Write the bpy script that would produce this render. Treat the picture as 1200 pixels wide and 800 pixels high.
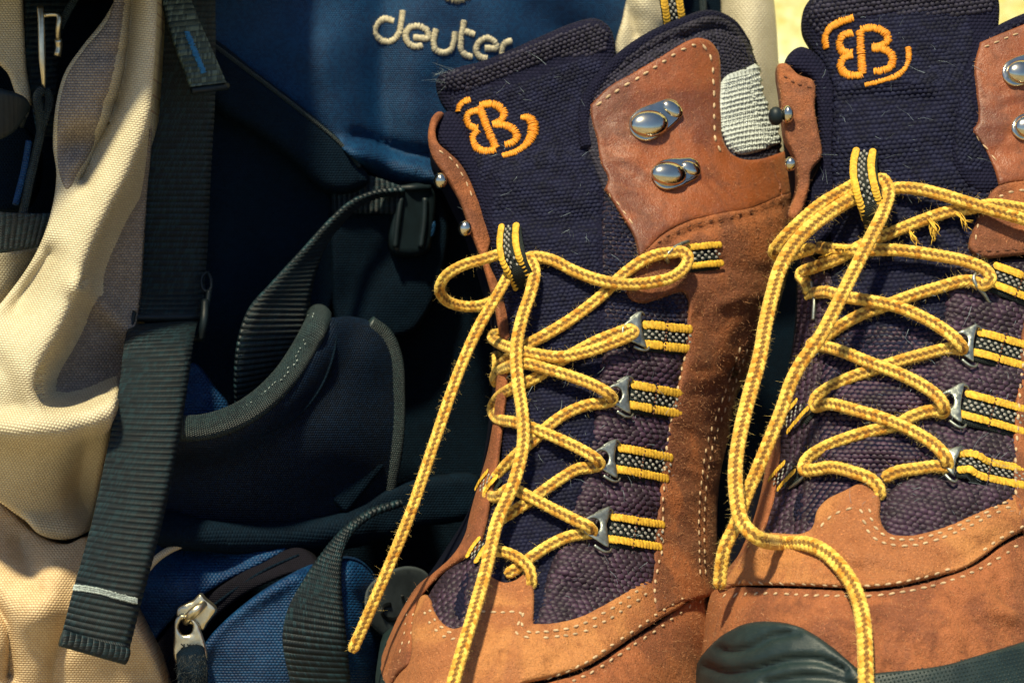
import bpy, bmesh, math, random
import numpy as np
from mathutils import Vector, Matrix, noise
from mathutils.bvhtree import BVHTree
from mathutils.geometry import delaunay_2d_cdt
random.seed(7); np.random.seed(7)
R = math.radians
for o in list(bpy.data.objects): bpy.data.objects.remove(o)
SC = bpy.context.scene
COL = SC.collection

# ------------------------------------------------------------------ camera
F = 3448.0                      # focal length in photo pixels (photo is 1200 x 800)
PITCH = R(4.0)
CAM = Vector((0, 0, 0.1426*math.cos(PITCH) + 0.96*math.sin(PITCH)))
FWD = Vector((0, math.cos(PITCH), -math.sin(PITCH)))
UP = Vector((0, math.sin(PITCH), math.cos(PITCH)))
cd = bpy.data.cameras.new('camera'); cam = bpy.data.objects.new('camera', cd); COL.objects.link(cam)
cam.location = CAM; cam.rotation_euler = (R(90) - PITCH, 0, 0)
cd.sensor_width = 36; cd.lens = 36*F/1200; cd.clip_start = 0.05; cd.clip_end = 200
cd.dof.use_dof = True; cd.dof.focus_distance = 1.02; cd.dof.aperture_fstop = 20
SC.camera = cam

# ------------------------------------------------------------------ light
SUN_EL, SUN_AZ = 60.0, 20.0     # azimuth: degrees to the left of the viewing direction reversed
sd = Vector((-math.sin(R(SUN_AZ))*math.cos(R(SUN_EL)), -math.cos(R(SUN_AZ))*math.cos(R(SUN_EL)), math.sin(R(SUN_EL))))
sl = bpy.data.lights.new('sun', 'SUN'); sun = bpy.data.objects.new('sun', sl); COL.objects.link(sun)
sl.energy = 5.0; sl.angle = R(4.5); sl.color = (1.0, 0.90, 0.60)
sun.rotation_euler = sd.to_track_quat('Z', 'Y').to_euler(); sun.location = (-2, -2, 3)
W = bpy.data.worlds.new('World'); SC.world = W; W.use_nodes = True
wn = W.node_tree.nodes; wl = W.node_tree.links
sky = wn.new('ShaderNodeTexSky'); sky.sky_type = 'NISHITA'; sky.sun_disc = False; sky.ozone_density = 7.0
sky.sun_elevation = R(SUN_EL); sky.sun_rotation = math.atan2(sd.x, sd.y)
bg = wn['Background']; bg.inputs['Strength'].default_value = 0.085
wl.new(sky.outputs[0], bg.inputs['Color'])
vs = SC.view_settings; vs.view_transform = 'Standard'; vs.look = 'None'; vs.exposure = 0.5; vs.gamma = 1.0
vs.use_curve_mapping = False
SC.cycles.use_denoising = True
SC.cycles.max_bounces = 6

# ------------------------------------------------------------------ points
# work frame: x right, y up, d forward from the lens; to_world puts it on the ground of the place
def P(px, py, d): return Vector(((px-600)/F*d, -(py-400)/F*d, d))
def to_world(v): return CAM + Vector((v.x, 0, 0)) + UP*v.y + FWD*v.z
def pix(v): return (600 + v.x/v.z*F, 400 - v.y/v.z*F)
def from_world(w):
    w = w - CAM
    return Vector((w.x, w.dot(UP), w.dot(FWD)))

# ------------------------------------------------------------------ node materials
class E:
    """a socket with arithmetic"""
    def __init__(s, m, sock): s.m = m; s.s = sock
    def _op(s, op, *o, clamp=False):
        n = s.m.node_tree.nodes.new('ShaderNodeMath'); n.operation = op; n.use_clamp = clamp
        for i, v in enumerate((s,) + o):
            if isinstance(v, E): s.m.node_tree.links.new(v.s, n.inputs[i])
            else: n.inputs[i].default_value = v
        return E(s.m, n.outputs[0])
    def __add__(s, o): return s._op('ADD', o)
    def __sub__(s, o): return s._op('SUBTRACT', o)
    def __mul__(s, o): return s._op('MULTIPLY', o)
    def __truediv__(s, o): return s._op('DIVIDE', o)
    __radd__ = __add__; __rmul__ = __mul__
    def rsub(s, o): return (s*-1.0)+o
    def sin(s): return s._op('SINE')
    def abs(s): return s._op('ABSOLUTE')
    def floor(s): return s._op('FLOOR')
    def fract(s): return s._op('FRACT')
    def pow(s, e): return s._op('POWER', e)
    def gt(s, e): return s._op('GREATER_THAN', e)
    def mx(s, e): return s._op('MAXIMUM', e)
    def mn(s, e): return s._op('MINIMUM', e)
    def clamp(s): return s._op('ADD', 0.0, clamp=True)
    def ping(s, e): return s._op('PINGPONG', e)
    def smooth(s, a, b):
        n = s.m.node_tree.nodes.new('ShaderNodeMapRange'); n.interpolation_type = 'SMOOTHSTEP'
        s.m.node_tree.links.new(s.s, n.inputs['Value'])
        n.inputs['From Min'].default_value = a; n.inputs['From Max'].default_value = b
        return E(s.m, n.outputs[0])

class Mat:
    def __init__(s, name, rough=0.7, spec=0.4, metal=0.0, sheen=0.0, sheen_tint=(1, 1, 1)):
        s.mat = m = bpy.data.materials.new(name); m.use_nodes = True
        s.n = m.node_tree.nodes; s.l = m.node_tree.links; s.b = s.n['Principled BSDF']
        s.b.inputs['Roughness'].default_value = rough
        s.b.inputs['Specular IOR Level'].default_value = spec
        s.b.inputs['Metallic'].default_value = metal
        if sheen:
            s.b.inputs['Sheen Weight'].default_value = sheen; s.b.inputs['Sheen Roughness'].default_value = 0.4
            s.b.inputs['Sheen Tint'].default_value = (*sheen_tint, 1)
        s.tc = s.n.new('ShaderNodeTexCoord')
        s.sep = None
    def uv(s):
        if not s.sep:
            s.sep = s.n.new('ShaderNodeSeparateXYZ'); s.l.new(s.tc.outputs['UV'], s.sep.inputs[0])
        return E(s.mat, s.sep.outputs[0]), E(s.mat, s.sep.outputs[1])
    def noise(s, scale, detail=3, rough=0.55, uv=False, dist=0.0, stretch=None):
        n = s.n.new('ShaderNodeTexNoise'); n.inputs['Scale'].default_value = scale
        n.inputs['Detail'].default_value = detail; n.inputs['Roughness'].default_value = rough
        n.inputs['Distortion'].default_value = dist
        src = s.tc.outputs['UV' if uv else 'Object']
        if stretch:
            mp = s.n.new('ShaderNodeMapping'); mp.inputs['Scale'].default_value = stretch
            s.l.new(src, mp.inputs[0]); src = mp.outputs[0]
        s.l.new(src, n.inputs['Vector'])
        return E(s.mat, n.outputs[0])
    def voro(s, scale, uv=False, feature='F1'):
        n = s.n.new('ShaderNodeTexVoronoi'); n.feature = feature; n.inputs['Scale'].default_value = scale
        s.l.new(s.tc.outputs['UV' if uv else 'Object'], n.inputs['Vector'])
        return E(s.mat, n.outputs[0])
    def white(s, a, b):
        c = s.n.new('ShaderNodeCombineXYZ'); s.l.new(a.s, c.inputs[0]); s.l.new(b.s, c.inputs[1])
        n = s.n.new('ShaderNodeTexWhiteNoise'); n.noise_dimensions = '2D'; s.l.new(c.outputs[0], n.inputs['Vector'])
        return E(s.mat, n.outputs[0])
    def mix(s, f, a, b):
        n = s.n.new('ShaderNodeMix'); n.data_type = 'RGBA'
        if isinstance(f, E): s.l.new(f.s, n.inputs[0])
        else: n.inputs[0].default_value = f
        for v, i in ((a, 6), (b, 7)):
            if isinstance(v, tuple): n.inputs[i].default_value = (*v[:3], 1)
            else: s.l.new(v, n.inputs[i])
        return n.outputs[2]
    def color(s, c):
        if isinstance(c, tuple): s.b.inputs['Base Color'].default_value = (*c, 1)
        else: s.l.new(c, s.b.inputs['Base Color'])
        return s
    def rough(s, e): s.l.new(e.s, s.b.inputs['Roughness']); return s
    def bump(s, h, dist_mm, strength=1.0):
        n = s.n.new('ShaderNodeBump'); n.inputs['Distance'].default_value = dist_mm/1000; n.inputs['Strength'].default_value = strength
        if s.b.inputs['Normal'].links: s.l.new(s.b.inputs['Normal'].links[0].from_socket, n.inputs['Normal'])
        s.l.new(h.s, n.inputs['Height']); s.l.new(n.outputs[0], s.b.inputs['Normal'])
        return s

def weave_h(u, v, pu, pv):
    """basket weave: rows of raised threads, each row shifted by half"""
    a = u/pu; b = v/pv
    row = b.floor()
    sx = ((a + row*0.5)*math.pi).sin().abs(); sy = (b*math.pi).sin().abs()
    return (sx.pow(0.7))*(sy.pow(0.7)), (a + row*0.5).floor(), row

def m_cloth(name, c1, c2, pu, pv, depth, rough=0.75, spec=0.3, var=0.5, glint=None, sheen=0.0, weft=None):
    m = Mat(name, rough, spec, sheen=sheen)
    u, v = m.uv()
    h, ci, ri = weave_h(u, v, pu, pv)
    n = m.noise(45, 4)
    w = m.white(ci, ri)
    c = m.mix((n*1.6 - 0.35 + (w-0.5)*var).clamp(), c1, c2)
    if weft: c = m.mix(h.smooth(weft[0], weft[0]-0.25), c, weft[1])      # darker crossing threads
    if glint: c = m.mix(w.gt(1-glint[0]), c, glint[1])
    m.color(c); m.bump(h, depth)
    return m.mat

def m_webbing(name, c1, c2, rib=2.3, tw=0.85, depth=0.45, glint=(0.0, (0.16, 0.2, 0.19))):
    """narrow webbing: ribs across, fine twill along each rib"""
    m = Mat(name, 0.55, 0.4)
    u, v = m.uv()
    b = v/rib; row = b.floor()
    ribh = (b*math.pi).sin().abs().pow(0.8)
    a = u/tw + b*1.0
    tw_h = (a*math.pi).sin().abs()
    w = m.white(a.floor(), row)
    h = ribh*(tw_h*0.55 + 0.45)
    n = m.noise(60, 3)
    c = m.mix((n*0.5-0.1 + w.smooth(0.45, 1.0)*1.0).clamp(), c1, c2)  # scattered threads coloured lighter in place of their specular glints
    m.color(c); m.bump(h, depth)
    return m.mat

def m_leather(name, c1, c2, c3, nap=0.5, rough=0.72, spec=0.35, fine=1.0, sheen=0.08):
    m = Mat(name, rough, spec, sheen=sheen, sheen_tint=(1.0, 0.6, 0.3))
    big = m.noise(28, 4, 0.6, dist=0.6); mid = m.noise(190, 5, 0.65); fin = m.noise(1300, 4, 0.75)
    c = m.mix(big.smooth(0.42, 0.58), c1, c2)
    c = m.mix((mid.smooth(0.48, 0.75))*0.5, c, c3)
    sp = m.voro(1100)
    c = m.mix((fin.smooth(0.55, 0.72))*nap, c, (min(1, c1[0]*2.4), min(1, c1[1]*2.5), min(1, c1[2]*2.4)))
    c = m.mix((fin.smooth(0.46, 0.3))*nap*0.7, c, (c1[0]*0.35, c1[1]*0.3, c1[2]*0.3))
    m.color(c)
    m.rough(mid.smooth(0.3, 0.7)*0.3 + (rough-0.15))
    m.bump(m.noise(2200, 2, 0.7)*0.6 + m.noise(420, 3)*0.9 + sp*0.25, 0.35*fine)
    return m.mat

def m_plain(name, c, rough=0.6, spec=0.4, metal=0.0, noise_amt=0.25, scale=300, bump=0.05):
    m = Mat(name, rough, spec, metal)
    n = m.noise(scale, 4)
    m.color(m.mix(n.smooth(0.3, 0.7), tuple(x*(1-noise_amt) for x in c), tuple(min(1, x*(1+noise_amt)) for x in c)))
    if bump: m.bump(m.noise(scale*4, 3), bump)
    return m.mat

LP = 2.0   # plait pitch of the laces, mm
def m_lace(name, ya, yb, br):
    """braided cord: u runs 0..1 round, v in millimetres along; two plaited columns with a brown thread between"""
    m = Mat(name, 0.75, 0.25, sheen=0.4, sheen_tint=(1, 0.85, 0.4))
    u, v = m.uv()
    u = u + 0.125                                        # angle round the cord, a joint faces front
    k = (u*4.0).fract()                                  # four plaited columns round the cord
    x = (k - 0.5).abs()*2.0                              # 0 mid column, 1 at the joints
    zig = (v/LP + x*0.6)
    strand = zig.fract()
    line = (u*2.0).fract()                               # brown thread on the front and back joint
    wob = ((v/LP*math.pi*2).sin())*0.03
    brown = ((line - 0.5 + wob).abs()).smooth(0.10, 0.055)
    n = m.noise(700, 3, 0.6)
    w = m.white(zig.floor(), (u*4).floor())
    wear = m.noise(90, 3)
    c = m.mix((n*1.1-0.35 + (w-0.5)*0.8 + wear*0.5).clamp(), ya, yb)
    c = m.mix(wear.smooth(0.56, 0.72)*0.35, c, (0.26, 0.13, 0.035))
    gap = (strand-0.5).abs().smooth(0.34, 0.5)
    c = m.mix(gap*0.6, c, (0.36, 0.14, 0.012))
    c = m.mix(brown*(n.smooth(0.2, 0.5)*0.4+0.45)*((strand-0.5).abs().smooth(0.0, 0.2)*0.35+0.65), c, br)
    m.color(c)
    m.bump(m.noise(1800, 2, 0.7) + n*0.6, 0.35)
    return m.mat

MAT = {}
def build_materials():
    M = MAT
    M['leather'] = m_leather('rust_suede', (0.155, 0.049, 0.020), (0.31, 0.096, 0.030), (0.060, 0.021, 0.011), 0.9, fine=2.0)
    M['leather_smooth'] = m_leather('rust_oiled_leather', (0.13, 0.035, 0.015), (0.24, 0.064, 0.019), (0.060, 0.019, 0.010), 0.5, 0.5, 0.5, 0.9, 0.15)
    M['leather_tan'] = m_leather('tan_suede', (0.29, 0.100, 0.033), (0.42, 0.170, 0.052), (0.15, 0.046, 0.017), 0.75, fine=2.0)
    M['leather_rust'] = m_leather('worn_rust_suede', (0.18, 0.054, 0.021), (0.30, 0.094, 0.031), (0.060, 0.020, 0.011), 0.9, fine=2.1)
    M['leather_edge'] = m_leather('cut_leather_edge', (0.34, 0.14, 0.06), (0.42, 0.18, 0.08), (0.25, 0.09, 0.04), 0.4)
    M['textile'] = m_cloth('purple_cordura', (0.014, 0.008, 0.017), (0.030, 0.016, 0.028), 2.4, 1.7, 0.7, 0.6, 0.4, 0.8)
    M['textile_thread'] = None
    M['navy'] = m_cloth('navy_knit', (0.0036, 0.0042, 0.017), (0.008, 0.0076, 0.024), 1.5, 1.2, 0.45, 0.85, 0.15, 0.8)
    M['knit'] = m_cloth('grey_purple_knit', (0.012, 0.011, 0.022), (0.03, 0.026, 0.040), 1.5, 1.3, 0.5, 0.8, 0.3, 0.8)
    M['white_mesh'] = m_cloth('white_mesh', (0.34, 0.37, 0.36), (0.48, 0.51, 0.48), 1.3, 1.9, 0.5, 0.7, 0.3, 0.5)
    M['beige'] = m_cloth('beige_pack_cloth', (0.50, 0.435, 0.28), (0.62, 0.555, 0.38), 1.15, 0.8, 0.26, 0.5, 0.4, 0.5, weft=(0.34, (0.32, 0.21, 0.14)))
    M['blue'] = m_cloth('blue_pack_cloth', (0.0003, 0.018, 0.062), (0.0008, 0.037, 0.105), 0.9, 0.75, 0.22, 0.6, 0.25, 0.9)
    M['blue_coarse'] = m_cloth('blue_coarse_cloth', (0.0004, 0.019, 0.070), (0.0014, 0.040, 0.118), 1.3, 0.95, 0.32, 0.55, 0.3, 0.9)
    M['black_cloth'] = m_cloth('black_pack_cloth', (0.0004, 0.0046, 0.0110), (0.0010, 0.0085, 0.0190), 1.1, 0.9, 0.22, 0.8, 0.1, 0.7)
    M['pad'] = m_cloth('dark_blue_pad', (0.0004, 0.004, 0.012), (0.001, 0.009, 0.027), 0.8, 0.8, 0.25, 0.6, 0.2, 1.0)
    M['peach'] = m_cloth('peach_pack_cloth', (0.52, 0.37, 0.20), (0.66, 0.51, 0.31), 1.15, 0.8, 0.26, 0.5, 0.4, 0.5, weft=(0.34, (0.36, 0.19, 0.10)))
    M['lilac_cloth'] = m_cloth('grey_lilac_cloth', (0.20, 0.165, 0.135), (0.30, 0.25, 0.20), 1.25, 0.95, 0.34, 0.5, 0.5, 0.9, weft=(0.36, (0.10, 0.075, 0.07)))
    M['webbing'] = m_webbing('dark_teal_webbing', (0.0003, 0.0038, 0.0075), (0.0050, 0.024, 0.033), 2.2, 0.62, 0.5)
    M['webbing_pale'] = m_webbing('grey_teal_webbing', (0.020, 0.040, 0.042), (0.10, 0.15, 0.135), 2.2, 0.9, 0.6)
    M['binding'] = m_cloth('binding_tape', (0.002, 0.010, 0.014), (0.012, 0.030, 0.034), 0.8, 0.8, 0.4, 0.5, 0.5, 1.0)
    M['lace'] = m_lace('yellow_lace', (0.48, 0.20, 0.016), (0.95, 0.68, 0.13), (0.085, 0.028, 0.008))
    M['fibre'] = m_plain('lace_fibre', (0.85, 0.62, 0.20), 0.6, 0.3, noise_amt=0.15, bump=0)
    M['nap'] = m_plain('suede_fibre', (0.50, 0.25, 0.12), 0.6, 0.3, noise_amt=0.3, bump=0)
    M['black_fibre'] = m_plain('black_fibre', (0.006, 0.010, 0.011), 0.6, 0.4, bump=0)
    M['lint'] = m_plain('pale_lint', (0.20, 0.25, 0.28), 0.6, 0.3, noise_amt=0.2, bump=0)
    M['upper_cloth'] = m_plain('navy_upper_cloth', (0.002, 0.003, 0.010), 0.85, 0.1, noise_amt=0.5, scale=700, bump=0.3)
    M['stitch'] = m_plain('beige_thread', (0.46, 0.32, 0.19), 0.7, 0.3, noise_amt=0.3, scale=900, bump=0.1)
    M['stitch_dark'] = m_plain('brown_thread', (0.10, 0.035, 0.016), 0.7, 0.3, scale=900)
    M['stitch_white'] = m_plain('pale_thread', (0.40, 0.46, 0.44), 0.7, 0.3, scale=1500, bump=0.3, noise_amt=0.4)
    M['stitch_blue'] = m_plain('blue_thread', (0.02, 0.16, 0.36), 0.6, 0.4, scale=1500)
    M['navy_thread'] = m_plain('navy_thread', (0.020, 0.018, 0.034), 0.7, 0.25, noise_amt=0.5, scale=500)
    M['navy_bead'] = m_plain('navy_yarn', (0.0056, 0.0066, 0.0230), 0.75, 0.2, noise_amt=0.45, scale=260, bump=0.1)
    M['purple_bead'] = m_plain('purple_yarn', (0.030, 0.013, 0.029), 0.6, 0.4, noise_amt=0.6, scale=160, bump=0.12)
    M['orange'] = m_plain('orange_embroidery', (0.72, 0.28, 0.012), 0.5, 0.5, noise_amt=0.18, scale=900, bump=0.15)
    M['cream'] = m_plain('cream_embroidery', (0.55, 0.48, 0.33), 0.5, 0.5, noise_amt=0.15, scale=900, bump=0.15)
    M['ribbon_black'] = m_cloth('black_ribbon', (0.004, 0.008, 0.008), (0.010, 0.018, 0.018), 0.7, 0.7, 0.2, 0.7, 0.3)
    M['ribbon_yellow'] = m_plain('yellow_ribbon_cord', (0.62, 0.35, 0.030), 0.65, 0.3, noise_amt=0.3, scale=700, bump=0.15)
    M['ribbon_white'] = m_plain('grey_ribbon_thread', (0.24, 0.23, 0.20), 0.6, 0.35, noise_amt=0.35, scale=900, bump=0.1)
    M['chrome'] = m_plain('worn_chrome', (0.62, 0.56, 0.42), 0.16, 0.5, 1.0, 0.12, 200, 0.01)
    M['steel'] = m_plain('grey_steel', (0.30, 0.32, 0.28), 0.42, 0.5, 0.9, 0.3, 400, 0.06)
    M['brass'] = m_plain('pale_brass', (0.66, 0.58, 0.40), 0.34, 0.5, 1.0, 0.15, 300, 0.04)
    M['plastic'] = m_plain('black_plastic', (0.004, 0.010, 0.014), 0.5, 0.3, 0, 0.2, 200, 0.02)
    m = Mat('green_black_rubber', 0.5, 0.4)
    n = m.noise(70, 5, 0.7); n2 = m.noise(500, 4, 0.7, stretch=(1, 1, 4))
    c = m.mix(n.smooth(0.35, 0.7), (0.006, 0.016, 0.018), (0.012, 0.026, 0.027))
    c = m.mix((n2.smooth(0.55, 0.75)*n.smooth(0.45, 0.65))*0.5, c, (0.085, 0.078, 0.055))   # ground-in dust
    m.color(c); m.rough(n2*0.35 + 0.32); m.bump(n2 + m.noise(1600, 2)*0.5, 0.12)
    M['rubber'] = m.mat
    M['zip_tape'] = m_cloth('zip_tape', (0.002, 0.0018, 0.005), (0.005, 0.004, 0.009), 0.7, 0.7, 0.2, 0.8, 0.15)
    M['grey_patch'] = m_plain('grey_patch', (0.050, 0.062, 0.068), 0.7, 0.2, scale=100)
    M['black_print'] = m_plain('black_print', (0.003, 0.004, 0.005), 0.5, 0.3)
    m = Mat('yellow_plaster', 0.9, 0.2)
    n = m.noise(22, 5, 0.6); n2 = m.noise(90, 4)
    m.color(m.mix(((n-0.5)*6.0+(n2-0.5)*2.5+0.5).clamp(), (0.62, 0.52, 0.13), (0.92, 0.90, 0.55))); m.bump(n2 + m.noise(300, 3)*0.5, 1.5)
    M['plaster'] = m.mat
    m = Mat('pale_paving', 0.9, 0.2)
    n = m.noise(9, 5); m.color(m.mix(n.smooth(0.3, 0.7), (0.20, 0.17, 0.12), (0.34, 0.30, 0.22))); m.bump(m.noise(120, 4), 1.0)
    M['ground'] = m.mat
build_materials()

# ------------------------------------------------------------------ things and parts
def thing(name, label, cat, w, group=None):
    o = bpy.data.objects.new(name, None); COL.objects.link(o); o.location = w
    o.empty_display_size = 0.05
    o['label'] = label; o['category'] = cat
    if group: o['group'] = group
    return o
def root_of(o):
    while o.parent: o = o.parent
    return o
def obj(name, verts, faces, mat, parent, uv=None, smooth=True, label=None, kind=None, world=False, fix=False):
    base = root_of(parent).location if parent else Vector((0, 0, 0))
    me = bpy.data.meshes.new(name)
    V = [(Vector(v) if world else to_world(v)) - base for v in verts]
    me.from_pydata([tuple(v) for v in V], [], [tuple(f) for f in faces])
    if uv is not None:
        l = me.uv_layers.new(name='UVMap')
        idx = np.empty(len(me.loops), dtype=np.int32); me.loops.foreach_get('vertex_index', idx)
        l.data.foreach_set('uv', np.asarray(uv, dtype=np.float32)[idx].ravel())
    if smooth: me.polygons.foreach_set('use_smooth', [True]*len(me.polygons))
    if fix:
        bm = bmesh.new(); bm.from_mesh(me); bmesh.ops.recalc_face_normals(bm, faces=bm.faces); bm.to_mesh(me); bm.free()
    if mat: me.materials.append(MAT[mat] if isinstance(mat, str) else mat)
    o = bpy.data.objects.new(name, me); COL.objects.link(o)
    if parent: o.parent = parent
    if label: o['label'] = label
    if kind: o['kind'] = kind
    me.update()
    return o

class Acc:
    """collects several shapes into one mesh"""
    def __init__(s): s.v = []; s.f = []; s.u = []
    def add(s, v, f, u=None):
        b = len(s.v); s.v += list(v); s.f += [tuple(i+b for i in q) for q in f]
        s.u += list(u) if u is not None else [(0, 0)]*len(v)
    def build(s, name, mat, parent, **k): return obj(name, s.v, s.f, mat, parent, s.u, **k)

# ------------------------------------------------------------------ curves in the photo plane
def catmull(pts, step, closed=False, nd=None):
    """smooth line through the points, sampled about every step (in the units of the first two numbers)"""
    pts = [np.array(p, dtype=float) for p in pts]
    n = len(pts); out = []
    for i in range(n if closed else n-1):
        p1 = pts[i]; p2 = pts[(i+1) % n]
        p0 = pts[(i-1) % n] if (closed or i > 0) else 2*p1-p2
        p3 = pts[(i+2) % n] if (closed or i+2 < n) else 2*p2-p1
        L = np.linalg.norm((p2-p1)[:2]); k = max(1, int(round(L/step)))
        for j in range(k):
            t = j/k
            # tangents limited by segment length so uneven points do not overshoot
            l0 = np.linalg.norm((p1-p0)[:2])+1e-6; l2 = np.linalg.norm((p3-p2)[:2])+1e-6; l1 = L+1e-6
            m1 = ((p1-p0)/l0*l1 + (p2-p1))/2; m2 = ((p3-p2)/l2*l1 + (p2-p1))/2
            t2 = t*t; t3 = t2*t
            out.append((2*t3-3*t2+1)*p1 + (t3-2*t2+t)*m1 + (-2*t3+3*t2)*p2 + (t3-t2)*m2)
    if not closed: out.append(pts[-1])
    return out
def outline(pts, step):
    """closed outline; a point given with a third number is a corner"""
    n = len(pts); cor = [i for i, p in enumerate(pts) if len(p) > 2]
    q = [p[:2] for p in pts]
    if not cor: return catmull(q, step, True)
    out = []
    for a, b in zip(cor, cor[1:]+[cor[0]+n]):
        seg = [q[i % n] for i in range(a, b+1)]
        out += catmull(seg, step)[:-1]
    return out
def inside(poly, pts):
    poly = np.asarray(poly, float); pts = np.asarray(pts, float); r = np.zeros(len(pts), bool)
    x1, y1 = poly[:, 0], poly[:, 1]; x2, y2 = np.roll(x1, -1), np.roll(y1, -1)
    sl = (x2-x1)/(y2-y1+1e-12); ch = max(1, 400000//len(poly))
    for i in range(0, len(pts), ch):
        x = pts[i:i+ch, 0][:, None]; y = pts[i:i+ch, 1][:, None]
        r[i:i+ch] = (((y1 > y) != (y2 > y)) & (x < sl*(y-y1)+x1)).sum(1) % 2 == 1
    return r
def seg_dist(poly, pts, closed=True):
    poly = np.asarray(poly, float)[:, :2]; pts = np.asarray(pts, float)
    A = poly if closed else poly[:-1]; B = np.roll(poly, -1, 0) if closed else poly[1:]
    D = B-A; q = np.maximum((D*D).sum(1), 1e-9); ch = max(1, 300000//len(A)); out = np.empty(len(pts))
    for i in range(0, len(pts), ch):
        px = pts[i:i+ch, 0][:, None]-A[:, 0]; py = pts[i:i+ch, 1][:, None]-A[:, 1]
        t = np.clip((px*D[:, 0]+py*D[:, 1])/q, 0, 1)
        px -= t*D[:, 0]; py -= t*D[:, 1]
        out[i:i+ch] = np.sqrt((px*px+py*py).min(1))
    return out
def crease(line, w, amp, step=8):
    """a soft ridge (+) or valley (-) along a line; amp in mm"""
    L = np.array([p[:2] for p in catmull(line, step)])
    return lambda p: amp*np.exp(-(seg_dist(L, p, False)/w)**2)
def lump(x, y, rx, ry, amp, ang=0):
    c, s = math.cos(R(ang)), math.sin(R(ang))
    def f(p):
        dx = p[:, 0]-x; dy = p[:, 1]-y
        return amp*np.exp(-((dx*c+dy*s)/rx)**2-((-dx*s+dy*c)/ry)**2)
    return f
def ripple(scale, amp, seed=0, sx=1.0, sy=1.0):
    return lambda p: np.array([amp*noise.noise(Vector((x/scale*sx+seed, y/scale*sy+seed*2.3, seed))) for x, y in p])
def crinkle(seed, x0, y0, x1, y1, n, amp, w=4.0, ang=0.0, L=40):
    """short random flex creases"""
    rnd = random.Random(seed); fs = []
    for _ in range(n):
        x, y = rnd.uniform(x0, x1), rnd.uniform(y0, y1); a = ang+rnd.gauss(0, .35); l = L*rnd.uniform(.5, 1.1)/2; b = rnd.gauss(0, 4)
        dx, dy = math.cos(a)*l, math.sin(a)*l
        fs.append(crease([(x-dx, y-dy), (x-dy*.05, y+b), (x+dx, y+dy)], w*rnd.uniform(.7, 1.5), amp*rnd.choice((-1, -1, 1))*rnd.uniform(.5, 1)))
    return total(*fs)
def total(*fs): return lambda p: sum(f(p) for f in fs)

# ------------------------------------------------------------------ surfaces
class Surf:
    """a real surface seen through the lens: gives point and outward normal for a line of sight"""
    def __init__(s, verts, faces): s.t = BVHTree.FromPolygons([tuple(v) for v in verts], [tuple(f) for f in faces])
    def at(s, px, py):
        d = Vector(((px-600)/F, -(py-400)/F, 1)); dn = d.normalized()
        loc, n, i, dist = s.t.ray_cast(Vector((0, 0, 0)), dn)
        if loc is None:
            # nearest to the line of sight
            t = 1.05; 
            for _ in range(4):
                loc, n, i, dist = s.t.find_nearest(d*t); t = loc.z
        if n.dot(dn) > 0: n = -n
        return loc, n
class Field:
    """surface given as depth over the photo plane, tabulated where it is used"""
    G = 3.0
    def __init__(s, fn): s.fn = fn; s.g = None
    def prepare(s, lo, hi):
        if s.g is not None and (s.lo <= lo-2).all() and (s.hi >= hi+2).all(): return
        s.lo = np.array(lo, float)-12; s.hi = np.array(hi, float)+12
        xs = np.arange(s.lo[0], s.hi[0]+s.G, s.G); ys = np.arange(s.lo[1], s.hi[1]+s.G, s.G)
        gx, gy = np.meshgrid(xs, ys); s.g = s.fn(np.stack([gx.ravel(), gy.ravel()], 1)).reshape(gx.shape)
    def d(s, x, y):
        fx = (x-s.lo[0])/s.G; fy = (y-s.lo[1])/s.G; h, w = s.g.shape
        i = min(max(int(fx), 0), w-2); j = min(max(int(fy), 0), h-2); fx -= i; fy -= j; g = s.g
        return (g[j, i]*(1-fx)+g[j, i+1]*fx)*(1-fy)+(g[j+1, i]*(1-fx)+g[j+1, i+1]*fx)*fy
    def at(s, px, py):
        if s.g is None: s.prepare(np.array([px-60, py-60]), np.array([px+60, py+60]))
        if not (s.lo[0] <= px <= s.hi[0] and s.lo[1] <= py <= s.hi[1]): s.prepare(np.minimum(s.lo, [px-60, py-60]), np.maximum(s.hi, [px+60, py+60]))
        p = P(px, py, s.d(px, py)); a = P(px+3, py, s.d(px+3, py))-p; b = P(px, py+3, s.d(px, py+3))-p
        n = a.cross(b).normalized()
        if n.z > 0: n = -n
        return p, n

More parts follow.
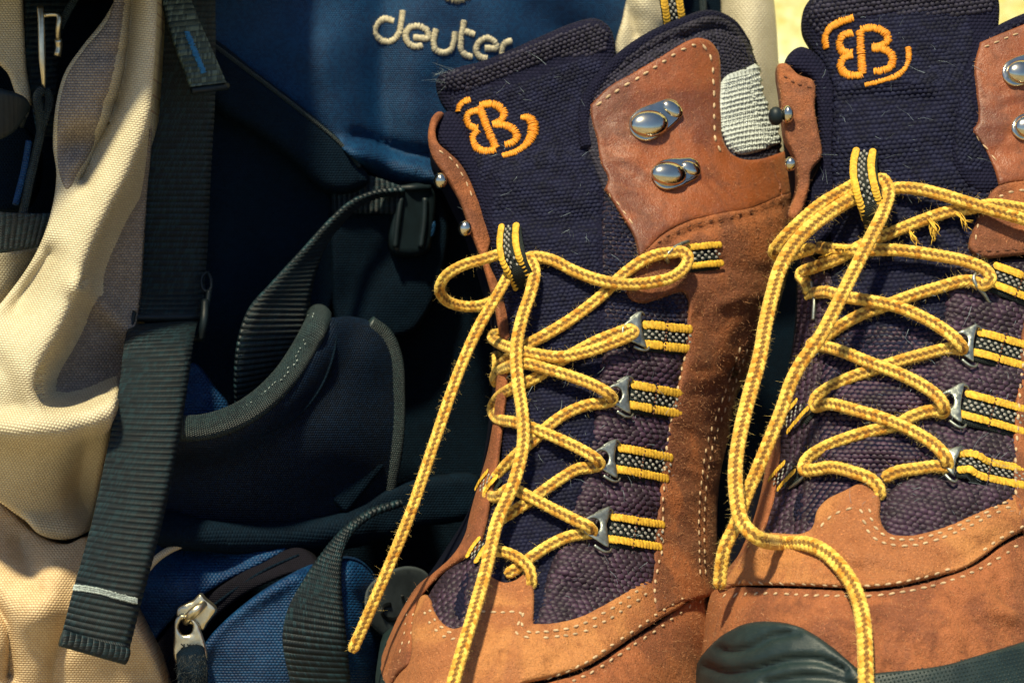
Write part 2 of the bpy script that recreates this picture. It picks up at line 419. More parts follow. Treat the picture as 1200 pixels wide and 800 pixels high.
PXMM = 0.30   # one photo pixel at the boots, in mm
def panel(name, pts, surf, mat, parent, off=0.0, thick=2.0, r=4.0, step=5.0, wrinkle=None, hole=None, back=None, label=None, uvrot=0.0, edge_step=None, kind=None, uvw=None):
    """a sheet of stuff with rounded edges lying on a surface: outline in photo pixels, off/thick in mm; closed at the back"""
    es = edge_step or min(step, 4.0)
    O = np.array([p[:2] for p in outline(pts, es)])
    if isinstance(surf, Field): surf.prepare(O.min(0), O.max(0))
    loops = [O]
    if hole is not None: loops.append(np.array([p[:2] for p in outline(hole, es)]))
    pt = []; edges = []
    for L in loops:
        b = len(pt); pt += [tuple(p) for p in L]; edges += [(b+i, b+(i+1) % len(L)) for i in range(len(L))]
    nb = len(pt)
    lo = O.min(0); hi = O.max(0)
    gx, gy = np.meshgrid(np.arange(lo[0], hi[0], step), np.arange(lo[1], hi[1], step*0.9))
    gx[1::2] += step*0.5
    G = np.stack([gx.ravel(), gy.ravel()], 1)
    def ok(Q, m):
        k = inside(O, Q)
        for L in loops[1:]: k &= ~inside(L, Q)
        Q = Q[k]
        if not len(Q): return Q
        d = np.min([seg_dist(L, Q) for L in loops], axis=0)
        return Q[d > m]
    G = ok(G, r*1.0+step*0.35)
    rings = []
    for q in (0.12, 0.45, 1.0):
        for L in loops:
            t = np.roll(L, -1, 0)-np.roll(L, 1, 0); nn = np.stack([-t[:, 1], t[:, 0]], 1); nn /= np.linalg.norm(nn, axis=1)[:, None]+1e-9
            for sg in (1, -1):
                Q = ok(L+nn*sg*r*q, r*q*0.85)
                rings.append(Q)
    allp = np.array(pt); extra = np.concatenate([x for x in rings+[G] if len(x)]) if any(len(x) for x in rings+[G]) else np.zeros((0, 2))
    # thin near-duplicates
    key = {}; keep = []
    for i, q in enumerate(extra):
        kx = (int(q[0]/1.1), int(q[1]/1.1))
        if kx in key: continue
        key[kx] = 1; keep.append(i)
    extra = extra[keep] if len(keep) else extra
    pts2 = [Vector(p) for p in pt] + [Vector(p) for p in extra]
    vv, ee, ff, _, _, _ = delaunay_2d_cdt(pts2, edges, [], 0, 1e-4)
    vv = np.array([tuple(v) for v in vv])
    cen = np.array([(vv[f[0]]+vv[f[1]]+vv[f[2]])/3 for f in ff])
    k = inside(O, cen)
    for L in loops[1:]: k &= ~inside(L, cen)
    ff = [f for f, q in zip(ff, k) if q]
    d = np.min([seg_dist(L, vv) for L in loops], axis=0)
    e = np.clip(d/r, 0, 1); prof = np.sqrt(np.clip(1-(1-e)**2, 0, 1))
    wr = wrinkle(vv)*np.clip(d/(2*r), 0.15, 1) if wrinkle else np.zeros(len(vv))
    V = []; Bk = []
    bk = (back if back is not None else 1.0)
    for (x, y), q, w in zip(vv, prof, wr):
        p, n = surf.at(x, y)
        V.append(lift(p, n, off + thick*q + w))
        Bk.append(lift(p, n, off) + Vector((0, 0, (bk - min(0, w))/1000)))
    N = len(V)
    # boundary edges
    cnt = {}
    for f in ff:
        for a, b in zip(f, f[1:]+f[:1]): cnt[(a, b)] = 1
    bnd = [(a, b) for (a, b) in cnt if (b, a) not in cnt]
    faces = [tuple(f) for f in ff] + [tuple(i+N for i in reversed(f)) for f in ff] + [(b, a, a+N, b+N) for a, b in bnd]
    c, s = math.cos(uvrot), math.sin(uvrot)
    U0 = uvw(vv) if uvw else vv
    U = np.stack([(U0[:, 0]*c+U0[:, 1]*s), (-U0[:, 0]*s+U0[:, 1]*c)], 1)*PXMM
    U = np.concatenate([U, U])
    o = obj(name, V+Bk, faces, mat, parent, U, label=label, fix=True, kind=kind)
    o_surf = Surf(V, [tuple(f) for f in ff]); o_surf.obj = o; o_surf.O = O
    return o_surf

def lift(p, n, h):
    """raise a point off its surface, mostly along the line of sight so flanks do not spread"""
    d = (n*0.3 - p.normalized()*0.7).normalized(); return p + d*(h/1000)
def lay(surf, px, py, h):
    p, n = surf.at(px, py); return p - p.normalized()*(h/1000)
def frame(surf, px, py, h=0.0):
    p, n = surf.at(px, py); p = lift(p, n, h)
    k = p.z/F
    ex = Vector((1, 0, 0)); ex = (ex - n*ex.dot(n)).normalized(); ey = n.cross(ex)
    if ey.y < 0: ey = -ey
    return p, ex, ey, n, k

def sweep(points, prof, normals=None, caps=True, uscale=1.0, closed_prof=True, scale=None):
    """loft a profile [(a,b)] (a across, b along the normal) along 3-D points; uv = (round 0..1, mm along)"""
    n = len(points); V = []; U = []; Fc = []; L = 0; m = 0
    for i, p in enumerate(points):
        t = (points[min(i+1, n-1)]-points[max(i-1, 0)]); t = t.normalized() if t.length > 0 else Vector((1, 0, 0))
        nn = normals[i] if normals else Vector((0, 0, -1))
        nn = (nn - t*nn.dot(t)); nn = nn.normalized() if nn.length > 1e-6 else Vector((0, 1, 0))
        b = t.cross(nn)
        if i: L += (p-points[i-1]).length*1000
        sc = scale[i] if scale else 1.0
        pr = prof(i, L) if callable(prof) else prof
        m = len(pr)
        for j, (a, h) in enumerate(pr):
            V.append(p + b*(a*sc) + nn*(h*sc)); U.append((j/m*uscale, L))
    for i in range(n-1):
        for j in range(m if closed_prof else m-1):
            k = (j+1) % m
            Fc.append((i*m+j, i*m+k, (i+1)*m+k, (i+1)*m+j))
    if caps and closed_prof:
        Fc.append(tuple(range(m))[::-1]); Fc.append(tuple((n-1)*m+j for j in range(m)))
    return V, Fc, U
def ring_prof(ra, rb, n=10): return [(ra*math.cos(2*math.pi*j/n), rb*math.sin(2*math.pi*j/n)) for j in range(n)]

def ell(c, ex, ey, n, rx, ry, rz, seg=8, rows=4, half=True):
    """(half) ellipsoid in a frame"""
    V = []; Fc = []
    lo = 0 if half else -math.pi/2
    for i in range(rows+1):
        ph = lo + (math.pi/2-lo)*i/rows
        if i == rows: V.append(c+n*rz); break
        for j in range(seg):
            th = 2*math.pi*j/seg
            V.append(c + ex*(rx*math.cos(ph)*math.cos(th)) + ey*(ry*math.cos(ph)*math.sin(th)) + n*(rz*math.sin(ph)))
    for i in range(rows-1):
        for j in range(seg): Fc.append((i*seg+j, i*seg+(j+1) % seg, (i+1)*seg+(j+1) % seg, (i+1)*seg+j))
    for j in range(seg): Fc.append(((rows-1)*seg+j, (rows-1)*seg+(j+1) % seg, len(V)-1))
    return V, Fc

def stitches(parent, surf, line, mat='stitch', L=7.5, gap=4.0, w=1.75, name='stitching', h=0.2, jitter=0.6):
    """a row of stitches along a line in photo pixels, lying on the surface"""
    pts = catmull(line, 1.0); A = Acc(); s = 0.0; pos = []
    acc = [0.0]
    for a, b in zip(pts, pts[1:]): acc.append(acc[-1]+np.linalg.norm(b[:2]-a[:2]))
    t = 0.5
    while t+L < acc[-1]:
        ll = L*random.uniform(0.85, 1.15)
        m = t+ll/2; i = min(np.searchsorted(acc, m), len(pts)-2)
        dx, dy = (pts[i+1]-pts[i])[:2]; q = math.hypot(dx, dy)+1e-9
        x, y = pts[i][0]+random.uniform(-jitter, jitter)*0.5, pts[i][1]+random.uniform(-jitter, jitter)*0.5
        p, ex, ey, n, k = frame(surf, x, y, h)
        a = math.atan2(-dy, dx)+random.uniform(-0.14, 0.14)
        fx = ex*math.cos(a)+ey*math.sin(a); fy = n.cross(fx)
        v, f = ell(p, fx, fy, n, ll/2*k, w*k, w*0.8*k, 6, 2); A.add(v, f)
        t += ll+gap*random.uniform(0.8, 1.25)
    if A.v: return A.build(name, mat, parent, kind='stuff')

def hairs(name, mat, parent, roots, L=(4, 12), w=0.35, curl=0.6, kind='stuff'):
    """thin fibres: roots = [(point, direction)], sizes in px"""
    A = Acc(); k = 1.03/F
    for p, dr in roots:
        l = random.uniform(*L)*k*(random.random()**0.7+0.25); s = Vector((random.gauss(0, 1), random.gauss(0, 1), random.gauss(0, 1)))
        bend = s*curl*l*0.55
        side = dr.cross(Vector((random.gauss(0, .4), random.gauss(0, .4), 1)))
        if side.length < 1e-6: continue
        side = side.normalized()*w*k; oth = dr.cross(side).normalized()*w*k
        pts = [p, p+dr*l*0.5+bend*0.25, p+dr*l+bend]
        V = []
        for q, sc in zip(pts, (1, 0.8, 0.25)):
            V += [q+side*sc, q-side*sc*0.5+oth*sc*0.87, q-side*sc*0.5-oth*sc*0.87]
        Fc = []
        for i in range(2):
            for j in range(3): Fc.append((i*3+j, i*3+(j+1) % 3, i*3+3+(j+1) % 3, i*3+3+j))
        A.add(V, Fc)
    if A.v: return A.build(name, mat, parent, kind=kind, smooth=False)

def nap(parent, surf, n, mat='nap', L=(2.0, 5.0), w=0.17, tilt=1.6, edge=0):
    """short fibres standing off a panel"""
    lo = surf.O.min(0); hi = surf.O.max(0); roots = []
    Q = np.random.rand(n*3, 2)*(hi-lo)+lo; Q = Q[inside(surf.O, Q)][:n]
    for x, y in Q:
        if not (-20 < x < 1220 and -20 < y < 820): continue
        p, nn = surf.at(x, y)
        d = (nn + Vector((random.gauss(0, 1), random.gauss(0, 1), random.gauss(0, 1)))*tilt*0.5).normalized()
        if d.dot(nn) < 0.15: d = (d + nn*0.5).normalized()
        roots.append((p, d))
    if edge:
        for i in np.random.randint(0, len(surf.O), edge):
            x, y = surf.O[i]
            if not (-20 < x < 1220 and -20 < y < 820): continue
            p, nn = surf.at(x, y); roots.append((p, (nn*0.6+Vector((random.gauss(0, 1), random.gauss(0, 1), random.gauss(0, .5)))).normalized()))
    return hairs('suede_nap' if mat == 'nap' else 'lint', mat, parent, roots, L, w)

def yarn(parent, surf, poly, pu, pv, mat, name='yarn', ang=0.0, h=0.0, fat=0.62, hi=0.5, skip=0.0):
    """the raised yarns of a coarse cloth: one small bead where each thread comes up, in rows shifted by half"""
    O = np.array([p[:2] for p in outline(poly, 6)]); lo = O.min(0); hi_ = O.max(0)
    c, s = math.cos(ang), math.sin(ang); cx, cy = (lo+hi_)/2; rad = np.linalg.norm(hi_-lo)/2
    Q = []
    for j in range(int(-rad/pv), int(rad/pv)+1):
        for i in range(int(-rad/pu), int(rad/pu)+1):
            x = (i+0.5*(j % 2))*pu; y = j*pv
            Q.append((cx+x*c-y*s, cy+x*s+y*c))
    Q = np.array(Q); Q = Q[inside(O, Q)]
    if not len(Q): return
    Q = Q[(Q[:, 0] > -15) & (Q[:, 0] < 1215) & (Q[:, 1] > -15) & (Q[:, 1] < 815)]
    A = Acc()
    for x, y in Q:
        if skip and random.random() < skip: continue
        x += random.gauss(0, 0.35); y += random.gauss(0, 0.3)
        p, ex, ey, n, k = frame(surf, x, y, h)
        a = -ang+random.gauss(0, 0.10)
        fx = ex*math.cos(a)+ey*math.sin(a); fy = n.cross(fx); sc = random.uniform(0.85, 1.12)
        v, f = ell(p, fx, fy, n, pu*fat*sc*k, pv*0.60*sc*k, pv*hi*sc*k, 6, 2); A.add(v, f)
    return A.build(name, mat, parent, kind='stuff')

def embroider(parent, surf, line, w, mat, name, h=0.0, closed=False, lift=0.45):
    """satin-stitched stroke: many thin threads laid across a line"""
    pts = catmull(line, 1.2, closed); A = Acc()
    wid = None
    for i in range(len(pts)-1):
        a = pts[i]; b = pts[i+1]; dx, dy = (b-a)[:2]; q = math.hypot(dx, dy)+1e-9
        ww = (a[2] if len(a) > 2 else w)*random.uniform(0.88, 1.10)
        p, ex, ey, n, k = frame(surf, a[0]+random.gauss(0, .2), a[1]+random.gauss(0, .2), h)
        an = math.atan2(-dy, dx)+math.pi/2+random.gauss(0, 0.10)
        fx = ex*math.cos(an)+ey*math.sin(an); fy = n.cross(fx)
        v, f = ell(p, fx, fy, n, ww/2*k, 0.95*k, ww*lift*k*random.uniform(0.9, 1.1), 8, 3); A.add(v, f)
    # a rounded bed under the threads
    return A.build(name, mat, parent)

# lace ------------------------------------------------------------------
def lace_prof(wid, thk):
    """braided cord profile; wid/thk are radii in m"""
    n = 24
    def prof(i, L):
        out = []
        for j in range(n):
            u = j/n + 0.125; th = 2*math.pi*u
            k = (u*4) % 1.0; x = abs(k-0.5)*2
            z = (L/LP + x*0.6) % 1.0
            # each strand bulges between its edges; columns meet in a groove
            b = 0.12*(1-(abs(z-0.5)*2)**3) - 0.20*x**3
            ca, sa = math.cos(th), math.sin(th)
            ca = math.copysign(abs(ca)**0.85, ca); sa = math.copysign(abs(sa)**0.85, sa)
            out.append((wid*ca*(0.94+b), thk*sa*(0.94+b)))
        return out
    return prof
def lace_strand(A, roots, surf, pts, wpx, fuzz=0.55, flat=0.68, step=1.0, end=True):
    """pts: (px, py, height in mm above the surface) or (px, py, depth, 'd')"""
    ctl = []
    for p in pts:
        if len(p) == 4: ctl.append(P(p[0], p[1], p[2]))
        else:
            q = lay(surf, p[0], p[1], p[2]); lim = surf.at(surf.cx, p[1])[0].z + 0.020   # near the flanks stay up with the front of the boot
            ctl.append(q if q.z < lim else P(p[0], p[1], lim))
    # spline in space, steps in metres
    k = 1.03/F
    C = catmull([(v.x/k, v.y/k, v.z/k) for v in ctl], step)
    C = [Vector(c)*k for c in C]
    # light smoothing of depth
    for _ in range(26):
        C = [C[0]] + [Vector((b.x, b.y, (a.z+2*b.z+c.z)/4)) for a, b, c in zip(C, C[1:], C[2:])] + [C[-1]]
    N = []
    for i, c in enumerate(C): N.append(Vector((0.10*math.sin(i*0.011), 0.15, -1)))
    ph = random.random()*10
    wob = [1+0.04*noise.noise(Vector((i*0.03, ph, 0))) for i in range(len(C))]
    if end:
        for q in range(min(5, len(C)//2)): wob[q] *= 0.55+0.09*q; wob[-1-q] *= 0.55+0.09*q
    r = wpx/2*k*0.80
    V, Fc, U = sweep(C, lace_prof(r, r*flat), N, scale=wob)
    A.add(V, Fc, U)
    for _ in range(int(len(C)*step*fuzz*9)):
        i = random.randrange(1, len(C)-1); t = (C[i+1]-C[i-1]).normalized(); nn = Vector((0, 0.15, -1)); nn = (nn-t*nn.dot(t)).normalized(); b = t.cross(nn)
        a = random.uniform(0, 2*math.pi); d = b*math.cos(a)+nn*math.sin(a)
        if d.z > 0.45: continue
        roots.append((C[i]+b*math.cos(a)*r*0.85+nn*math.sin(a)*r*flat*0.85, (d+t*random.gauss(0, 0.7)).normalized()))

def strap(name, left, right, mat, parent, thick=1.4, nx=8, step=1.75, sag=0.0, label=None, vstart=0.0, rib=0.32):
    """woven strap between two edge lines given as (px, py, d); thick in mm; sag bows the middle towards the lens (mm)"""
    # sample both edges with equal parameter
    def samp(L, n):
        c = catmull(L, 1.5); c = np.array(c); s = np.concatenate([[0], np.cumsum(np.linalg.norm(np.diff(c[:, :2], axis=0), axis=1))])
        t = np.linspace(0, s[-1], n); return np.stack([np.interp(t, s, c[:, q]) for q in range(3)], 1), s[-1]
    l0 = samp(left, 4)[1]; n = max(4, int(l0/step))
    Lp = samp(left, n)[0]; Rp = samp(right, n)[0]
    V = []; U = []; Fc = []; s = vstart; grid = []
    for i in range(n):
        a = P(*Lp[i]); b = P(*Rp[i])
        if i:
            s += ((a-pa).length + (b-pb).length)/2*1000
        pa, pb = a, b
        row = []
        for j in range(nx+1):
            t = j/nx; p = a.lerp(b, t); p = p + Vector((0, 0, -sag/1000*4*t*(1-t))); row.append(p); U.append((t*(a-b).length*1000, s))
        grid.append(row)
    def nrm(i, j):
        u = grid[min(i+1, n-1)][j]-grid[max(i-1, 0)][j]; v = grid[i][min(j+1, nx)]-grid[i][max(j-1, 0)]
        q = u.cross(v); q = q.normalized() if q.length > 1e-12 else Vector((0, 0, -1))
        return q
    ref = None
    front = []; bck = []
    for i in range(n):
        for j in range(nx+1):
            q = nrm(i, j)
            if q.z > 0: q = -q
            e = 0.6 if j in (0, nx) else 1.0
            front.append(grid[i][j]+q*(thick/2*e + rib*abs(math.sin(math.pi*U[i*(nx+1)+j][1]/2.2))**0.8)/1000); bck.append(grid[i][j]-q*thick/2000*e)
    V = front+bck; U = U+U; N = n*(nx+1); w = nx+1
    for i in range(n-1):
        for j in range(nx):
            q = (i*w+j, i*w+j+1, (i+1)*w+j+1, (i+1)*w+j)
            Fc.append(q); Fc.append(tuple(x+N for x in reversed(q)))
    for i in range(n-1):
        Fc.append((i*w, (i+1)*w, (i+1)*w+N, i*w+N)); Fc.append((i*w+nx, i*w+nx+N, (i+1)*w+nx+N, (i+1)*w+nx))
    for j in range(nx):
        Fc.append((j, j+N, j+1+N, j+1)); e = (n-1)*w
        Fc.append((e+j, e+j+1, e+j+1+N, e+j+N))
    o = obj(name, V, Fc, mat, parent, U, label=label, fix=True)
    sf = Surf(front, [f for f in Fc if max(f) < N]); sf.obj = o
    return sf

def tube(name, pts, rpx, mat, parent, surf=None, flat=1.0, n=10, step=4.0, label=None, taper=None, acc=None, nrm=None):
    """round bar or cord through (px, py, d) or, with surf, (px, py, height mm); rpx may be a list"""
    ctl = [P(*p[:3]) if surf is None else lay(surf, *p[:3]) for p in pts]
    k = 1.03/F
    C = [Vector(c)*k for c in catmull([(v.x/k, v.y/k, v.z/k) for v in ctl], step)]
    sc = None
    if taper: sc = [taper(i/max(1, len(C)-1)) for i in range(len(C))]
    V, Fc, U = sweep(C, ring_prof(rpx*k, rpx*k*flat, n), [nrm or Vector((0, 0.1, -1))]*len(C), scale=sc)
    per = 2*math.pi*rpx*k*1000
    U = [(u*per, v) for u, v in U]
    if acc is not None: acc.add(V, Fc, U); return
    return obj(name, V, Fc, mat, parent, U, label=label, fix=True)

# ================================================================== setting
def setting():
    o = obj('ground', [(-6, -3, 0), (6, -3, 0), (6, 8, 0), (-6, 8, 0)], [(0, 1, 2, 3)], 'ground', None, world=True, smooth=False)
    o['kind'] = 'structure'
    # rendered wall behind, slightly uneven
    V = []; Fc = []; nx, nz = 60, 40
    for j in range(nz+1):
        for i in range(nx+1):
            x = -3+6*i/nx; z = 2.6*j/nz; V.append((x, 1.95+0.006*noise.noise(Vector((x*5, z*5, 1))), z))
    for j in range(nz):
        for i in range(nx): a = j*(nx+1)+i; Fc.append((a, a+1, a+nx+2, a+nx+1))
    n = len(V); V += [(-3, 2.1, 0), (3, 2.1, 0), (3, 2.1, 2.6), (-3, 2.1, 2.6)]
    Fc += [(n, n+3, n+2, n+1), (0, n, n+1, nx), (nz*(nx+1), nz*(nx+1)+nx, n+2, n+3), (0, nz*(nx+1), n+3, n), (nx, n+1, n+2, nz*(nx+1)+nx)]
    w = obj('plaster_wall', V, Fc, 'plaster', None, world=True)
    w['label'] = 'sunlit yellow plaster wall behind the backpack and boots'; w['category'] = 'wall'
setting()

# ================================================================== backpack
def sstep(x, a, b):
    t = np.clip((x-a)/(b-a), 0, 1); return t*t*(3-2*t)
def base_d(p): return 1.115 + 0.00017*(p[:, 0]-200)
def dep(px, py, off=0.0): return float(base_d(np.array([[px, py]], float))[0]) - off/1000
def fld(off=0.0, *fs):
    """pack surface brought forward by off mm plus relief (mm)"""
    def f(p):
        d = base_d(p) - off/1000
        for g in fs: d = d - g(p)/1000
        return d
    return Field(f)

def backpack():
    T = thing('backpack', 'blue, black and beige trekking backpack with dark webbing straps behind the boots', 'backpack', to_world(P(330, 400, 1.19))*1.0)
    T.location.z = 0.0
    panel('pack_body', [(-90, -130, 1), (840, -130, 1), (902, 40), (908, 110), (955, 220), (970, 745, 1), (-90, 822, 1)], fld(-14), 'black_cloth', T, thick=3, r=14, step=26, back=130)
    # unseen overhang added above the view, deeper at left to shade the pack there
    panel('shade_overhang', [(-120, -150, 1), (800, -150, 1), (800, -70), (760, -46), (500, -44), (200, -42), (-90, -44), (-120, -70)], fld(0, lambda p: 78-76*sstep(p[:, 0], 250, 380)), 'black_cloth', T, thick=4, r=16, step=20, back=95)
    # ---------------- blue front with the embroidered name
    bl = fld(4, crease([(455, -20), (448, 60), (445, 130), (452, 185)], 26, -8), crease([(385, 60), (400, 130), (420, 175)], 28, 5), lump(520, 40, 95, 90, 6), lump(330, 40, 80, 90, 3),
             crease([(400, 178), (440, 188), (500, 205), (540, 212)], 11, 9), crease([(415, 160), (470, 176), (520, 186)], 9, -4), crease([(590, -20), (640, 30), (700, 60)], 30, -5),
             ripple(90, 3, 2.0), ripple(38, 1.0, 5.0))
    s = panel('front_panel', [(215, -40, 1), (770, -40, 1), (760, 60), (745, 140), (735, 222, 1), (520, 218), (440, 206), (405, 178), (345, 125), (290, 82), (232, 40)], bl, 'blue', T, thick=2, r=8, step=7, back=6, label='blue cloth front panel with cream lettering')
    par = s.obj
    W = 8.4
    for line in ([(461, 25), (451, 22), (442, 29), (440, 39), (446, 47), (457, 49), (466, 42), (470, 27), (472, 12)],
                 [(485, 44), (494, 45), (502, 45), (501, 37), (492, 31), (481, 32), (475, 41), (479, 51), (487, 55), (496, 53)],
                 [(511, 35), (508, 48), (510, 58), (519, 62), (528, 59), (532, 48), (533, 37)],
                 [(544, 25), (540, 48), (541, 60), (548, 66), (554, 66)], [(545, 37), (551, 39), (557, 41)],
                 [(569, 57), (576, 57), (582, 57), (580, 50), (571, 45), (562, 49), (558, 57), (561, 66), (571, 69)],
                 [(588, 68), (588, 58), (592, 51), (600, 48)]):
        embroider(par, s, line, W, 'cream', 'embroidered_letter', lift=0.26)
    embroider(par, s, [(520, -14), (526, -6), (535, -4), (544, -6), (551, -14)], 18, 'cream', 'embroidered_emblem', lift=0.25)
    # ---------------- dark harness and pads in the shade
    s = panel('shoulder_pad', [(238, 38), (258, 50), (300, 84), (350, 122), (400, 165), (424, 192), (432, 214), (405, 228), (380, 225), (345, 192), (300, 158), (250, 125), (236, 90)], fld(8), 'black_cloth', T, thick=8, r=12, step=8, back=8)
    tube('pad_edge', [(246, 50, 0.3), (300, 90, 0.3), (352, 130, .3), (400, 170, .3), (422, 196, .3)], 3, 'binding', s.obj, s)
    panel('mesh_pocket', [(386, 205, 1), (430, 208), (500, 216), (520, 240), (515, 330), (480, 390), (400, 385), (388, 300)], fld(3, ripple(60, 3, 3)), 'black_cloth', T, thick=3, r=6, step=8, back=6)
    panel('inner_panel', [(250, 120), (390, 220), (380, 380), (300, 480), (215, 480), (235, 320)], fld(1, ripple(80, 2, 1)), 'black_cloth', T, thick=2, r=6, step=10, back=6)
    panel('blue_tab', [(486, 272), (500, 264), (509, 258), (508, 277), (497, 280)], fld(11), 'blue', T, thick=1.5, r=3, step=4, back=3)
    # side release buckle, dark plastic
    b = panel('buckle', [(463, 222), (475, 216), (500, 215), (508, 222), (507, 270), (500, 296), (460, 298), (455, 285), (458, 250)], fld(7), 'plastic', T, thick=6, r=6, step=5, back=4)
    tube('buckle_bar', [(466, 221, 1), (485, 220, 1.5), (504, 220, 1)], 4, 'plastic', b.obj, b)
    tube('buckle_prong', [(470, 232, .5), (466, 260, .8), (463, 290, .5)], 4, 'plastic', b.obj, b); tube('buckle_prong', [(498, 232, .5), (497, 260, .8), (493, 290, .5)], 4, 'plastic', b.obj, b)
    strap('webbing_strap', [(388, 203, dep(388, 203, 9)), (430, 205, dep(430, 205, 10)), (470, 218, dep(470, 218, 14))], [(390, 250, dep(390, 250, 8)), (430, 250, dep(430, 250, 9)), (468, 250, dep(468, 250, 12))], 'webbing', T)
    # ---------------- long strap, its ladder buckle and hanging end
    D = lambda x, y, o: (x, y, dep(x, y, o))
    strap('webbing_strap', [D(181, -20, 30), D(178, 90, 28), D(170, 200, 24), D(164, 280, 18), D(158, 345, 16), D(157, 372, 20)], [D(251, -20, 26), D(251, 110, 25), D(246, 200, 20), D(242, 290, 14), D(238, 345, 15), D(238, 372, 20)], 'webbing', T, 1.6, sag=1.5, label='upright dark teal strap running into the ladder buckle')
    bk = thing_part = Acc()
    for pts, r in (([D(156, 366, 24), D(152, 384, 27), D(149, 398, 24)], 4.5), ([D(240, 352, 24), D(239, 375, 28), D(235, 398, 26)], 5), ([D(152, 372, 21), D(195, 372, 21), D(240, 371, 21)], 5), ([D(150, 397, 20), D(236, 397, 20)], 4)):
        tube('', pts, r, None, None, acc=bk)
    bo = bk.build('ladder_buckle', 'plastic', T, fix=True)
    lo = Acc(); tube('', [D(243, 319, 20), D(247, 327, 22), D(246, 340, 23), D(240, 341, 22), D(236, 333, 21), D(238, 322, 20), D(243, 319, 20)], 2.2, None, None, acc=lo)
    tube('', [D(245, 340, 23), D(243, 355, 24), D(240, 372, 25), D(237, 396, 25)], 3.6, None, None, acc=lo); lo.build('buckle_loop', 'plastic', bo, fix=True)
    sb = strap('strap_end', [D(152, 384, 24), D(149, 390, 32), D(140, 450, 52), D(125, 530, 63), D(108, 610, 71), D(86, 690, 76), D(70, 752, 75)], [D(232, 378, 24), D(229, 386, 32), D(218, 455, 50), D(205, 535, 61), D(188, 615, 69), D(164, 705, 75), D(148, 768, 75)], 'webbing', T, 2.2, sag=2.5, label='free end of dark webbing strap with a stitched hem')
    hem = [(85, 688), (110, 691), (140, 699), (161, 705)]
    A = Acc(); pts = catmull([(86, 688), (110, 691), (140, 699), (160, 704)], 1.3)
    for q in pts:
        for dy in (-2.4, 0, 2.4):
            p, ex, ey, n, k = frame(sb, q[0], q[1]+dy+random.gauss(0, .4), 0.3); v, f = ell(p, ex, ey, n, 1.6*k, 1.7*k, 1.3*k, 5, 2); A.add(v, f)
    A.build('bartack', 'stitch_white', sb.obj)
    tube('rolled_hem', [D(72, 747, 77), D(110, 758, 78), D(149, 769, 77)], 10, 'webbing', sb.obj, flat=0.6, n=12)
    # ---------------- sewn tab with blue zigzag
    st = strap('webbing_tab', [D(187, -12, 34), D(197, 30, 39), D(210, 68, 42), D(223, 102, 42)], [D(217, -14, 34), D(231, 22, 38), D(248, 60, 41), D(264, 97, 40)], 'webbing_pale', T, 2.4, label='short grey webbing tab with blue zigzag stitching')
    embroider(st.obj, st, [(219, 38), (226, 55), (233, 72), (239, 86)], 8.5, 'stitch_blue', 'zigzag_stitching', h=0.2, lift=0.2)
    tube('tab_fold', [D(224, 106, 41), D(245, 104, 41), D(267, 101, 39)], 5, 'plastic', st.obj, flat=0.8)
    # ---------------- looping strap and hip belt
    belt = fld(20, lump(340, 500, 150, 110, 26), crease([(205, 512), (262, 502), (312, 474), (350, 432), (378, 380), (372, 345)], 26, 13), lump(420, 410, 40, 45, 8), ripple(70, 1.5, 4))
    s = panel('hip_belt', [(196, 503), (240, 497), (275, 486), (305, 468), (335, 438), (358, 402), (368, 370), (384, 372), (410, 371), (440, 380), (458, 395), (468, 430), (470, 480), (468, 540), (452, 585), (400, 612), (330, 625), (250, 622), (180, 612), (178, 560)], belt, 'pad', T, thick=7, r=10, step=7, back=10, label='dark blue padded hip belt with bound edge')
    tube('belt_binding', [(200, 502, 1), (240, 500, 1), (275, 489, 1), (303, 472, 1), (333, 443, 1), (356, 409, 1), (371, 380, 0), (375, 355, -6), (367, 338, -14)], 16, 'binding', s.obj, s, flat=0.8, n=14)
    stitches(s.obj, s, [(212, 499), (245, 496), (274, 486), (302, 468), (330, 440), (352, 408), (364, 380), (366, 358)], 'stitch_white', 3.0, 2.4, 0.5, h=5.0)
    tube('side_binding', [(432, 380, -1.5), (450, 394, -1.5), (461, 420, -1.5), (464, 460, -1.5), (462, 520, -1.5), (452, 580, -1.5)], 12, 'binding', s.obj, s, flat=0.7, n=14)
    tube('belt_seam', [(305, 510, .1), (345, 490, .1), (375, 455, .1), (392, 410, .1), (394, 378, .1)], 1.6, 'black_cloth', s.obj, s)
    strap('webbing_strap', [D(474, 221, 16), D(440, 224, 17), D(412, 235, 20), D(388, 256, 26), D(355, 292, 34), D(318, 332, 40), D(292, 362, 42), D(279, 400, 40), D(275, 445, 34), D(278, 498, 22)], [D(474, 227, 12), D(444, 231, 14), D(418, 244, 17), D(398, 264, 20), D(380, 290, 25), D(367, 325, 28), D(362, 355, 28), D(357, 395, 26), D(345, 430, 22), D(325, 470, 14)], 'webbing', T, 1.8, label='twisted webbing strap curving down into the hip belt')
    panel('belt_lip', [(178, 600), (250, 610), (330, 612), (400, 600), (452, 572), (500, 560), (560, 560), (560, 600), (480, 620), (430, 638), (350, 650), (250, 646), (180, 634)], fld(34, crease([(178, 625), (300, 632), (420, 618)], 16, 8), ripple(90, 2, 6)), 'black_cloth', T, thick=5, r=10, step=8, back=12)
    panel('belt_tab', [(388, 585, 1), (432, 533, 1), (452, 545, 1), (405, 602, 1)], fld(40), 'black_cloth', T, thick=2, r=4, step=6, back=10)
    panel('inner_blue_corner', [(212, 440), (225, 425), (250, 452), (268, 478), (262, 490), (238, 497), (205, 500)], fld(16, lump(235, 480, 20, 20, 4)), 'blue_coarse', T, thick=3, r=6, step=5, back=6)
